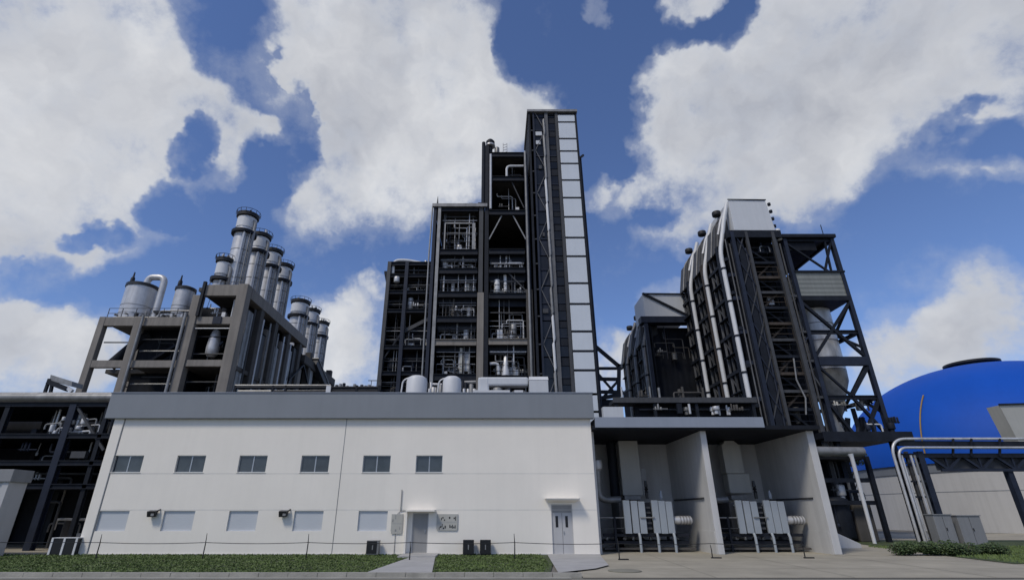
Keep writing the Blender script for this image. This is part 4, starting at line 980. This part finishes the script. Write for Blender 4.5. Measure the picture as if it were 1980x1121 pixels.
# ------------------------------------------------------------------ right: filter houses
def filter_house(x0, x1, yf, yb, ztop, zbox, strips, lab, zlow=0, w=.21, clad=0):
    t = thing('filter_house', ((x0+x1)/2, yf, 0), lab, 'plant structure', 'black filter houses on the right')
    zw = ztop; xc = x1 + clad
    part('side_cladding', MB().box(x0+.75,x0+.85,yf+.3,yb,0,zw), DARKCLAD, t)
    part('back_cladding', MB().box(x0+.75,xc,yb,yb+.1,0,zw), DARKCLAD, t)
    part('front_cladding', MB().box(x0+.9,xc,yf+1.6,yf+1.7,0,zw), DARKCLAD, t)
    for k, y in enumerate(strips):
        part('side_duct', MB().tube(bend([(x0-.05,y,zlow),(x0-.05,y,zw-2.2),(x0+.5,y,zw-.3),(x0+.9,y,zw+1.3),(x0+1.6,y,zbox)],.9,5), w, 12), WHITE, t)
        q = zlow+1.5
        while q < zw-2: part('duct_clamp', MB().lathe([(w+.004,q),(w+.06,q),(w+.06,q+.16),(w+.004,q+.16)], x0-.05, y, 12), STEEL, t); q += 3.4
        part('side_column', MB().box(x0-.15,x0+.3,y+w+.1,y+w+.6,0,zw-1.4), RUST if k % 2 else STEEL, t)
        part('hood', MB().hexa([(x0-.15,y+.5,zw-1.9),(x0+2.0,y+.5,zw-.8),(x0+2.0,y+3.3,zw-.8),(x0-.15,y+3.3,zw-1.9),(x0+.45,y+.7,zw+1.3),(x0+2.1,y+.7,zbox-.1),(x0+2.1,y+3.2,zbox-.1),(x0+.45,y+3.2,zw+1.3)]), GREYST, t, bev=.15)
        for j in range(2): part('hood_rib', MB().tube(bend([(x0-.18,y+.9+j*.9,zw-1.9),(x0+.42,y+.9+j*.9,zw+1.35),(x0+2.0,y+.9+j*.9,zbox)],.5,4),.08,8), (GREYST,DULL,COLG)[j], t)
        part('hood_vent', MB().lathe(dish(.45,zbox-.4,zbox+.25,.3), x0+1.3, y+1.9, 12), CAPB, t)
        part('hood_pipe', MB().tube(bend([(x0+.4,y+.7,zw+.1),(x0+1.0,y+.7,zw+1.9),(x0+1.9,y+.9,zbox+.1)],.5,4), .14, 8), SILVER, t)
    for j, y in enumerate([s + d for s in strips for d in (1.5, 2.4, 3.3)]):
        part('side_post', MB().box(x0+.2,x0+.36,y-.07,y+.07,0,zw-1.6), (NAVY,GREYST,COLG)[j%3], t)
    for j, y in enumerate(strips):
        z = zlow+2
        while z < zw-5.2:
            part('side_brace', MB().beam((x0+.28,y+.9,z),(x0+.28,y+3.4,z+3.5),.1), GREYST, t)
            part('side_platform', MB().box(x0-.1,x0+.7,y+1.0,y+3.2,z+1.6,z+1.68), STEEL, t)
            z += 3.5
    z = zlow+2
    while z < zw-1.5:
        part('side_girt', MB().box(x0+.1,x0+.4,yf,yb,z-.15,z+.15), STEEL, t); z += 3.5
    return t
f1 = filter_house(22.25, 28.1, 43.8, 56.5, 27.6, 31.0, (44.3,48.4,52.6), 'tall black filter house with white vertical ducts and pale box on top', 8.4)
Y = 43.8
zb0 = zat(445, Y); zb1 = zat(386, Y)
xa = at(1420,445,Y)[0]; xb = at(1500,445,Y)[0]
part('top_box', MB().hexa([(xa,Y,zb0),(xb,Y,zb0-.1),(xb,Y+5,zb0-.1),(xa,Y+5,zb0),(xa+.1,Y+.1,zb1),(xb-.25,Y+.1,zb1),(xb-.25,Y+5,zb1),(xa+.1,Y+5,zb1)]), BOXW, f1, bev=.04)
part('top_rail', MB().beam((xa,Y+.05,zb1+.05),(xb-.2,Y+.05,zb1+.0),.09), STEEL, f1)
for k in range(4):
    part('side_lamp', MB().lathe(dish(.16,zb0+.4+k*.85,zb0+.75+k*.85), xb+.1+.0*k, Y+.2, 8), STEEL, f1)
part('side_vessel', MB().lathe(dish(.25,zb0-1.0,zb0+.3), xb+.35, Y+.3, 10), WHITE, f1)
for px, m, w in ((1466,NAVY,.3),(1499,STEEL,.34)):
    pass
colx = [(23.35,NAVY,.34,zb0-.3),(24.75,GREYST,.26,zb0-.3),(27.35,GREYST,.3,zb0-.3)]
for x, m, w, zt in colx: part('column', MB().ibeam((x,Y-.1,0),(x,Y-.1,zt),w,w,.07), m, f1)
part('column', MB().box(23.75,24.35,Y,Y+.4,0,zb0-1.2), STEEL, f1)
part('cornice', MB().box(22.9,28.2,Y-.2,Y+1,zb0-.9,zb0-.12), STEEL, f1)
for z in [zat(p,Y) for p in (770,700,640,575,530)]:
    part('front_girt', MB().box(22.4,24.7,Y+.1,Y+.4,z-.18,z+.18), NAVY, f1)
for k in range(6):
    z0_ = 9+3.1*k
    part('front_brace', MB().beam((23.5,Y-.02,z0_),(24.7,Y-.02,z0_+2.9),.11), GREYST, f1); part('front_brace', MB().beam((24.7,Y-.05,z0_),(23.5,Y-.05,z0_+2.9),.09), NAVY, f1)
for k, x in enumerate((22.7,23.05,24.5,27.7,27.95)): part('front_riser', MB().tube([(x,Y+.05,0),(x,Y+.05,zb0-1-.5*(k%3))], .06+.02*(k%3), 7), (COLG,GREYST,NAVY)[k%3], f1)
# stair and landings inside the front of the filter house
z = 8.6; k = 0
while z < zb0-2.2:
    part('stair_landing', MB().box(24.9,27.2,Y+.15,Y+1.5,z-.1,z), STEEL if k % 3 else RUST, f1)
    part('landing_edge', MB().box(24.9,27.2,Y+.05,Y+.15,z-.2,z+.05), (RUST,STEEL,GREYST)[k%3], f1)
    a, b = ((25.1,26.9) if k % 2 else (26.9,25.1))
    part('stair_flight', MB().beam((a,Y+.8,z),(b,Y+.8,z+1.55),.7,.16), RUST if k%2 else STEEL, f1)
    railing(f1, 24.95, 27.15, Y+.1, z, (STEEL,RUST)[k%2])
    z += 1.55; k += 1
r_ = random.Random(77)
clutter(f1, 25.0,27.2,Y,zb0-2.2,zb0-1.0,r_,6,.35,1.2)
for k in range(7): clutter(f1, 25.0,27.2,Y+.3,9+2.2*k,11+2.2*k,r_,2,.06,.9)
part('hanging_hose', MB().tube([(26.4,Y-.1,9.6),(26.7,Y-.1,11.0),(26.3,Y-.1,12.6),(26.5,Y-.1,14.5)], .07, 8), DULL, f1)

f2 = filter_house(17.6, 22.4, 56.2, 70, 22.3, 25.6, (57.2,61.2,65.2), 'shorter black filter house farther back with grey ducts and white box on top', 8, clad=2.6)
for c in f2.children:
    if c.name.startswith('side_duct'): c.data.materials[0] = DULL
Y = 56.0
a = at(1248,612,Y); b = at(1320,568,Y)
part('top_box', MB().box(a[0],b[0]+.4,Y,Y+4,a[1],b[1]), BOXW, f2, bev=.04)
part('brace', MB().beam((a[0],Y-.1,b[1]),(b[0]+.3,Y-.1,a[1]),.24), STEEL, f2)
part('top_rail', MB().beam((a[0]-.1,Y-.1,b[1]),(b[0]+.5,Y-.1,b[1]-.05),.12), STEEL, f2)
part('cornice', MB().box(a[0]-.6,b[0]+.4,Y-.2,Y+1,zat(624,Y),a[1]-.02), NAVY, f2)
for x in (a[0]-.05, b[0]+.2): part('column', MB().box(x-.2,x+.2,Y-.1,Y+.3,0,zat(624,Y)-.003), NAVY, f2)
r_ = random.Random(8)
clutter(f2, a[0]+.3,b[0],Y+.2,zat(690,Y),zat(628,Y),r_,10,.1,1.2)
# walkway with pipework behind the transformer roof
wk = thing('steel_walkway', (16, 43, 8), 'dark steel walkway with pipes running behind the transformer roof', 'walkway')
Y = 42.8; xa = at(1185,775,Y)[0]; xb = 22.0
part('deck', MB().box(xa,xb,Y,Y+1.6,zat(779,Y),zat(772,Y)), STEEL, wk)
part('kick_plate', MB().box(xa,xb,Y-.06,Y-.003,zat(778,Y),zat(768,Y)), GREYST, wk)
for x in (xa+.3, xa+3.5, xa+7, xb-.3): part('leg', MB().box(x-.12,x+.12,Y+.1,Y+.35,0,zat(779,Y)-.003), STEEL, wk)
part('screen', MB().box(xa+2.0,xb,Y+1.0,Y+1.1,0,zat(779,Y)-.005), DARKCLAD, wk)
r_ = random.Random(6)
clutter(wk, xa+2.2, xb-.4, Y-.6, zat(800,Y), zat(781,Y), r_, 12, .3, 1.2)
clutter(wk, xa+.6, xb-.4, Y, zat(772,Y), zat(745,Y), r_, 10, .1, 1.2)
a_ = at(1166,790,41); part('white_fairing', MB().box(a_[0],a_[0]+1.6,41,41.6,7,zat(786,41)), BOXW, wk)

# ------------------------------------------------------------------ right: hopper tower
HY = 44.0
ht = thing('hopper_tower', (31, HY, 0), 'open black steel tower with silver silo and grey clad box at right', 'tower')
xL, xR = 28.55, 33.2; HB = 50.5
zt = zat(462,HY)
for x in (xL, xR):
    for y in (HY, HB): part('leg', MB().ibeam((x,y,0),(x,y,zt),.34,.38,.07), NAVY if y == HY else STEEL, ht)
def hbeam(x0,x1,y,z,w=.34,m=STEEL,nm='beam'): part(nm, MB().ibeam((x0,y,z),(x1,y,z),.25,w,.06), m, ht)
zz_ = dict(top=zt-.15, b1=zat(528,HY), b0=zat(573,HY), mid=zat(642,HY), bl=zat(698,HY), low=zat(768,HY), deck=zat(838,HY))
for k in ('top','mid','low'):
    for y in (HY, HB): hbeam(xL,xR,y,zz_[k])
    for x in (xL,xR): part('beam', MB().ibeam((x,HY,zz_[k]),(x,HB,zz_[k]),.25,.32,.06), STEEL, ht)
part('roof', MB().box(xL-.3,xR+.3,HY-.4,HB+.3,zt+.01,zt+.35), STEEL, ht)
part('roof_underside', MB().box(xL,xR-1.6,HY+.1,HB-.2,zt-1.2,zt-.35), DARKCLAD, ht)
part('lightning_rod', MB().tube([(xR-.6,HY,zt+.3),(xR-.6,HY,zt+1.6)],.04,6), STEEL, ht)
part('clad_box', MB().box(xL+.2,xR-.05,HY-.1,HB,zz_['b0'],zz_['b1']), CLADG, ht)
part('box_rim', MB().box(xL+.1,xR+.25,HY-.25,HB+.1,zz_['b1']+.003,zz_['b1']+.18), STEEL, ht)
part('box_base', MB().box(xL+.1,xR+.05,HY-.2,HB+.1,zz_['b0']-.45,zz_['b0']-.003), STEEL, ht)
def br(p, q, w=.2, y=HY, m=STEEL): part('brace', MB().beam((p[0],y,p[1]),(q[0],y,q[1]),w), m, ht)
for y in (HY-.02, HB):
    br((xL,zt-.4),(xR-1.2,zz_['b1']+.2),.16,y); br((xR-1.5,zz_['b1']+.2),(xR-.1,zt-.3),.18,y); br((xR-.9,zz_['b1']+.2),(xR-.7,zt-.3),.16,y)
    br((xL,zz_['b0']-.5),(xR,zz_['bl']+.3),.24,y); br((xR,zz_['b0']-.5),(xL,zz_['bl']+.3),.22,y)
    br((xL,zz_['bl']-.3),(30.9,zz_['low']+.1),.18,y); br((xR,zz_['bl']-.3),(30.9,zz_['low']+.1),.26,y)
    br((xL,zz_['low']-.1),(xL+1.6,zz_['deck']),.24,y); br((xR,zz_['low']-.1),(xR-2.0,zz_['deck']),.26,y); br((xR-2.2,zz_['low']-.1),(xR-.3,zz_['deck']),.22,y)
for zq in (zz_['b0']-.5, zz_['bl']):
    for sgn in (0,1):
        part('side_brace', MB().beam((xR,HY if sgn else HB,zq),(xR,HB if sgn else HY,zq-4.5),.2), STEEL, ht)
for k in range(6):
    zk = zz_['bl']+.5+k*.85; part('rear_slat', MB().beam((xR-.2,HB-2.8,zk),(xR-.2,HB-.4,zk+.3),.12), NAVY, ht)
part('blue_beam', MB().box(xL+.2,xR-.2,HY-.25,HY+.1,zz_['bl']-.42,zz_['bl']+.36), NAVY, ht)
part('ring_beam', MB().box(xL+.2,xL+.5,HY+.2,HB,zz_['bl']-.3,zz_['bl']+.3), NAVY, ht)
cx, cy = 31.25, 47.2
silo = thing('silo', (cx, cy, zz_['bl']), 'silver cylindrical silo with conical bottom hanging in the black steel tower', 'silo')
part('shell', MB().lathe([(1.75,zz_['bl']-.2),(1.75,zz_['b0']-.5)], cx, cy, 36), SILVER, silo)
part('cone', MB().lathe([(.45,zz_['low']-1.2),(1.7,zz_['bl']-1.2),(1.75,zz_['bl']-.25)], cx, cy, 36), DULL, silo)
part('outlet', MB().lathe([(.3,zz_['low']-2.4),(.45,zz_['low']-2.2),(.45,zz_['low']-1.25)], cx, cy, 16), STEEL, silo)
for k in range(3): zq = zz_['bl']+.8+k*1.7; part('seam_band', MB().lathe([(1.752,zq),(1.775,zq),(1.775,zq+.09),(1.752,zq+.09)], cx, cy, 36), DULL, silo)
# link bays between filter house and tower
for k in ('b0','mid','bl','low'): part('link_beam', MB().beam((27.5,HY-.05,zz_[k]),(xL-.2,HY-.05,zz_[k]),.2), GREYST, ht)
part('link_brace', MB().beam((27.5,HY-.05,zat(700,HY)),(xL,HY-.05,zat(755,HY)),.14), GREYST, ht)
part('link_brace', MB().beam((27.6,HY-.05,zat(665,HY)),(xL,HY-.05,zat(650,HY)),.14), NAVY, ht)
part('link_cladding', MB().box(27.5,28.5,HY+1.3,HY+1.4,0,zt-1), DARKCLAD, ht)
# lower platform with pumps
part('platform_deck', MB().box(xL-1.6,xR+1.1,HY-1.0,HB,zz_['deck']-.5,zz_['deck']), STEEL, ht)
r_ = random.Random(12)
for k in range(10):
    x = xL+.2+k*.45; h = r_.uniform(.6,2.3)
    part('feed_pipe', MB().tube([(x,HY+.6+r_.random(),zz_['deck']),(x+r_.uniform(-.5,.5),HY+1,zz_['deck']+h)], r_.uniform(.08,.24), 9), r_.choice((STEEL,STEEL,DULL,SILVER,NAVY)), ht)
part('white_chute', MB().hexa([(xL+.1,HY+.2,zz_['deck']+.02),(xL+1.0,HY+.2,zz_['deck']+.02),(xL+1.0,HY+.8,zz_['deck']+.02),(xL+.1,HY+.8,zz_['deck']+.02),(xL-.1,HY+.2,zat(775,HY)),(xL+.35,HY+.2,zat(775,HY)),(xL+.35,HY+.8,zat(775,HY)),(xL-.1,HY+.8,zat(775,HY))]), DULL, ht)
clutter(ht, xL+.3, xR-.3, HY-.2, zz_['low']-1.0, zz_['low']-.1, r_, 8, .3, 1.6)
clutter(ht, xL+2, xR+.4, HY-.9, zz_['deck'], zz_['deck']+1.0, r_, 5, .4, .8)
part('platform_beam', MB().box(xL-1.6,xR+1.1,HY-1.05,HY-1.003,zz_['deck']-.75,zz_['deck']+.03), STEEL, ht)

# dark plant room under the tower
UY = 41.0
ur = thing('plant_shed', (27.5, UY, 0), 'dark equipment shed with grey lagged duct below the steel tower', 'shed')
xa = at(1588,870,UY)[0]; xb = at(1686,870,UY)[0]
part('back_cladding', MB().box(xa-1.0,xb,UY+4,UY+4.1,0,zat(850,UY)), DARKCLAD, ur)
part('top_cladding', MB().box(xa-1.0,xb,UY+.9,UY+4,zat(885,UY),zat(880,UY)), DARKCLAD, ur)
part('lagged_duct', MB().tube([(xa-.5,UY,zat(872,UY)),(at(1668,872,UY)[0],UY,zat(873,UY))], .36, 14), DULL, ur)
part('machine', MB().lathe(dish(1.0,0,3.2), xa+1.2, UY+2, 18), STEEL, ur)
part('machine', MB().box(xa+2.2,xb-.3,UY+1.4,UY+3,0,2.6), CONCD, ur, bev=.08)
for z in (2.7, 4.3): part('beam', MB().box(xa-.8,xb,UY+.8,UY+1.1,z-.15,z+.15), STEEL, ur)
for x in (xa-.6, xb-.1): part('column', MB().box(x-.15,x+.15,UY+.6,UY+.9,0,zat(880,UY)), STEEL, ur)
r_ = random.Random(41)
clutter(ur, xa, xb-.4, UY+.6, 2.9, 4.2, r_, 6, .05, 2); clutter(ur, xa, xb-.4, UY+.6, 0, 2.5, r_, 6, .05, 2)
Y = 40.0
solo('white_post', MB().tube([(at(1646,880,Y)[0],Y,0),(at(1646,880,Y)[0],Y,zat(884,Y)),(at(1646,880,Y)[0]-.05,Y,zat(877,Y))], [.12,.14,.2], 10), WHITE, (at(1646,880,Y)[0],Y,0), 'white post standing before the dark equipment shed', 'post')

# ------------------------------------------------------------------ blue domed store
DX, DY, DR = 69.2, 72.0, 18.3; DZ0 = 7.4; DH = 13.9
ds = thing('domed_store', (DX, DY, 0), 'huge round store with bright blue dome and pale wall at the right', 'storage dome')
prof = []
for k in range(0, 31):
    t = k/30*math.pi/2; prof.append((max(.02, (DR+.3)*math.cos(t)), DZ0+DH*math.sin(t)))
part('dome', MB().lathe(prof, DX, DY, 96), BLUE, ds)
part('wall', MB().lathe([(DR,0),(DR,DZ0-1.0)], DX, DY, 96), DOMEW, ds)
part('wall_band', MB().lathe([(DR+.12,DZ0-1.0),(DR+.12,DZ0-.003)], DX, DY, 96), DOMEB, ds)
for z in (4.2,): part('wall_joint', MB().lathe([(DR+.02,z),(DR+.02,z+.06)], DX, DY, 96), DOMEB, ds)
part('vent_cap', MB().lathe([(2.8,DZ0+DH-.4),(2.8,DZ0+DH+.1),(3.25,DZ0+DH+.22),(3.25,DZ0+DH+.5),(.02,DZ0+DH+.9)], DX, DY, 40), CAPB, ds)
g = MB()
for k in range(14):
    a = R(205+k*.0); 
part('dome_hose', MB().tube([(DX+ (DR+.4)*math.cos(t_)*math.cos(R(204)), DY+(DR+.4)*math.cos(t_)*math.sin(R(204)), DZ0+(DH+.1)*math.sin(t_)) for t_ in [R(4+4.2*k) for k in range(9)]], .08, 8), OCHRE, ds)
Y = 46
hx0 = at(1937,790,Y)[0]
hh = thing('conveyor_house', (hx0+3, Y, 0), 'beige clad box on posts in front of the blue dome, cut by the right edge', 'building')
part('body', MB().hexa([(hx0+.35,Y,zat(856,Y)),(hx0+7,Y,zat(856,Y)),(hx0+7,Y+1.3,zat(856,Y)),(hx0+.35,Y+1.3,zat(856,Y)),(hx0-.1,Y,zat(783,Y)),(hx0+7,Y,zat(779,Y)),(hx0+7,Y+1.3,zat(779,Y)),(hx0-.1,Y+1.3,zat(783,Y))]), BEIGE, hh)
part('roof_edge', MB().beam((hx0-.15,Y-.05,zat(783,Y)+.05),(hx0+7,Y-.05,zat(779,Y)+.05),.14), STEEL, hh)
for x in (hx0+2.6, hx0+6.5): part('leg', MB().box(x-.2,x+.2,Y+.4,Y+.8,0,zat(856,Y)), NAVY, hh)

# ------------------------------------------------------------------ right pipe bridge
RY = 40.0
rp = thing('pipe_bridge', (31, RY, 0), 'navy truss pipe bridge with two curved silver pipes bending down at the right', 'pipe rack')
for k, (py, pxb, rad, dy) in enumerate(((848,1713,.10,0),(865,1722,.09,-.25))):
    Yk = RY+dy; xb_ = at(pxb+12,870,Yk)[0]; z = zat(py,Yk)
    part('silver_pipe', MB().tube(bend([(xb_+.05*k,Yk,0),(xb_+.05*k,Yk,z),(xb_+16,Yk,z)],1.3 if k==0 else .8,9), rad, 12), SILVER, rp)
zt1 = zat(862,RY); zb1 = zat(908,RY); x0 = at(1790,880,RY)[0]; x1 = x0+12
part('chord', MB().beam((at(1725,856,RY)[0]+.5,RY+.2,zat(856,RY)),(x1,RY+.2,zat(858,RY)),.35), STEEL, rp)
part('chord', MB().beam((at(1735,878,RY)[0],RY+.1,zat(880,RY)),(x1,RY+.1,zat(880,RY)),.3), STEEL, rp)
part('chord', MB().beam((x0+.9,RY+.1,zb1),(x1,RY+.1,zb1),.2), NAVY, rp)
zu = zat(880,RY); x = x0+.2; k = 0
while x < x1-1:
    a, b = ((zu,zb1) if k%2 == 0 else (zb1,zu)); part('diagonal', MB().beam((x,RY+.1,a),(x+1.25,RY+.1,b),.16), NAVY, rp)
    if k%2 == 1: part('vertical', MB().beam((x,RY+.1,zb1),(x,RY+.1,zu),.12), NAVY, rp)
    x += 1.25; k += 1
part('screen_mesh', MB().box(x0+.8,x1,RY+.35,RY+.4,zb1,zb1+.9), GREYST, rp)
for px, m, w in ((1740,STEEL,.3),(1756,GREYST,.2),(1780,NAVY,.42)):
    x = at(px,880,RY)[0]; part('column', MB().ibeam((x,RY+.15,0),(x,RY+.15,zat(872,RY)),w,w,.06), m, rp)
xa = at(1733,900,RY)[0]; xb_ = at(1780,900,RY)[0]
for py in (895,930,960): part('rung', MB().beam((xa,RY,zat(py,RY)),(xb_,RY,zat(py,RY)),.12), STEEL, rp)
for px in (1747,1765,1772): part('riser', MB().tube([(at(px,900,RY)[0],RY-.1,0),(at(px,900,RY)[0],RY-.1,zat(880,RY))], .08, 8), (DULL,SILVER,DULL)[px%3], rp)
part('ladder_screen', MB().box(xa+.1,xa+.9,RY+.3,RY+.35,.2,zat(900,RY)), DARKCLAD, rp)
for x in (x0+6,x0+11.5): part('column', MB().box(x-.2,x+.2,RY+.1,RY+.5,0,zb1), NAVY, rp)
for k in range(3):
    px = (1840,1875,1930)[k]; part('pipe_shoe', MB().beam((at(px,846,RY)[0],RY-.1,zat(848,RY)),(at(px,880,RY)[0],RY-.1,zat(882,RY)),.12), STEEL, rp)

# ------------------------------------------------------------------ low things at the right
rw = MB().hexa([(18.4,35,0),(22.6,35,0),(22.6,35.4,0),(18.4,35.4,0),(18.4,35,2.2),(22.6,35,.25),(22.6,35.4,.25),(18.4,35.4,2.2)])
solo('ramp_wall', rw, BAYW, (20.5,35,0), 'sloping pale concrete wall at the end of the transformer bays', 'wall', bev=.02)
for k, (pxa, pxb, py, Yc, lab) in enumerate(((1811,1846,995,37.0,'grey cabinet standing left of its twin on the right verge'),(1857,1902,997,37.0,'grey cabinet standing right of its twin on the right verge'))):
    xa = at(pxa,1020,Yc)[0]; xb_ = at(pxb,1020,Yc)[0]; z = zat(py,Yc)
    t = thing('utility_cabinet', ((xa+xb_)/2, Yc, 0), lab, 'cabinet', 'grey cabinets on the right verge')
    part('body', MB().box(xa,xb_,Yc,Yc+.7,.08,z), CABG, t, bev=.02)
    part('base', MB().box(xa+.04,xb_-.04,Yc+.04,Yc+.66,0,.078), CONCD, t)
    part('roof_cap', MB().box(xa-.04,xb_+.04,Yc-.05,Yc+.75,z+.002,z+.06), CABG, t)
    part('door_joint', MB().box((xa+xb_)/2-.01,(xa+xb_)/2+.01,Yc-.006,Yc-.001,.15,z-.06), BLACK, t)
    part('handle', MB().box((xa+xb_)/2+.05,(xa+xb_)/2+.09,Yc-.04,Yc-.002,z*.5,z*.5+.18), STEEL, t)
# lawn on the right verge with clipped hedge
setting('verge_lawn', poly([(22.2,24.6),(60,24.6),(60,45),(27,45),(23,30)], .02), GRASSB)
gm = MB(); cnt = 0
while cnt < 9000:
    y = 24.7+12*gr.random(); x = 22.6+14*gr.random()+(y-24)*.1
    h = gr.uniform(.05,.12); w = gr.uniform(.025,.05); a = gr.uniform(0,3.14); dx, dy = math.cos(a)*w, math.sin(a)*w
    gm.add([(x-dx,y-dy,.018),(x+dx,y+dy,.018),(x+dx*.2,y+dy*.2+.03,.018+h),(x-dx*.2,y-dy*.2+.03,.018+h)], [(0,1,2,3)]); cnt += 1
setting('verge_grass', gm, GRASS, 'stuff')
def foliage(m, c, rad, n, r, size=.07, shell=.55):
    for _ in range(n):
        while True:
            v = Vector((r.uniform(-1,1), r.uniform(-1,1), r.uniform(-1,1)))
            if shell < v.length <= 1: break
        p = Vector((c[0]+v.x*rad[0], c[1]+v.y*rad[1], c[2]+v.z*rad[2]))
        u = Vector((r.uniform(-1,1),r.uniform(-1,1),r.uniform(-1,1))).normalized(); w = u.orthogonal().normalized(); s_ = size*r.uniform(.6,1.4)
        m.add([p-u*s_, p+w*s_*.55, p+u*s_, p-w*s_*.55], [(0,1,2,3)])
fr = random.Random(2)
for k, (px, py, Yc, rx, rz, lab) in enumerate(((1735,1062,29.5,1.0,.5,'rounded low shrub nearest the transformer yard'),(1800,1060,29.5,1.1,.45,'low shrub second from the left on the right verge'),(1862,1060,29.0,1.0,.5,'low shrub in the middle of the right verge'),(1925,1058,29.5,1.1,.45,'low shrub at the right end of the verge'))):
    x = at(px,py,Yc)[0]
    t = thing('shrub', (x, Yc, 0), lab, 'shrub', 'low shrubs on the right verge')
    m_ = MB(); 
    for q in range(5): foliage(m_, (x+fr.uniform(-.6,.6)*rx, Yc+fr.uniform(-.3,.3), rz*.75+fr.uniform(-.1,.1)), (rx*.55,.45,rz*.6), 480, fr, .055, .2)
    part('foliage', m_, TREEG, t); g = MB()
    for q in range(5): g.beam((x+fr.uniform(-.1,.1),Yc,0),(x+fr.uniform(-.6,.6)*rx,Yc+fr.uniform(-.2,.2),rz),.025)
    part('stem', g, BARK, t)
# tree glimpsed behind the steel platform
x, z = at(1617,853,62)
t = thing('tree', (x, 62, 0), 'green leafy tree glimpsed through the gap under the steel platform', 'tree')
tm = MB().tube([(x,62,0),(x+.1,62,2.5),(x-.1,62,5)], [.28,.2,.1], 9)
for q in range(6): a = q*1.05; tm.tube([(x,62,3+q*.25),(x+1.6*math.cos(a),62+1.6*math.sin(a),6+q*.3)], [.09,.03], 6)
part('trunk', tm, BARK, t)
m_ = MB()
for q in range(22):
    a = fr.uniform(0,6.28); d = fr.uniform(.3,2.4); foliage(m_, (x+d*math.cos(a), 62+d*math.sin(a), z-3.6+fr.uniform(0,4.2)), (1.0,1.0,.8), 330, fr, .14, .2)
part('crown', m_, TREEG, t)
# manhole cover and a small stone at the kerb
x, y = 4.55, 21.0
t = solo('manhole_cover', MB().lathe([(.62,.002),(.62,.03),(.55,.035),(.02,.035)], 4.9, 21.7, 28), ROAD, (4.9,21.7,0), 'round dark manhole cover in the concrete yard', 'manhole cover')
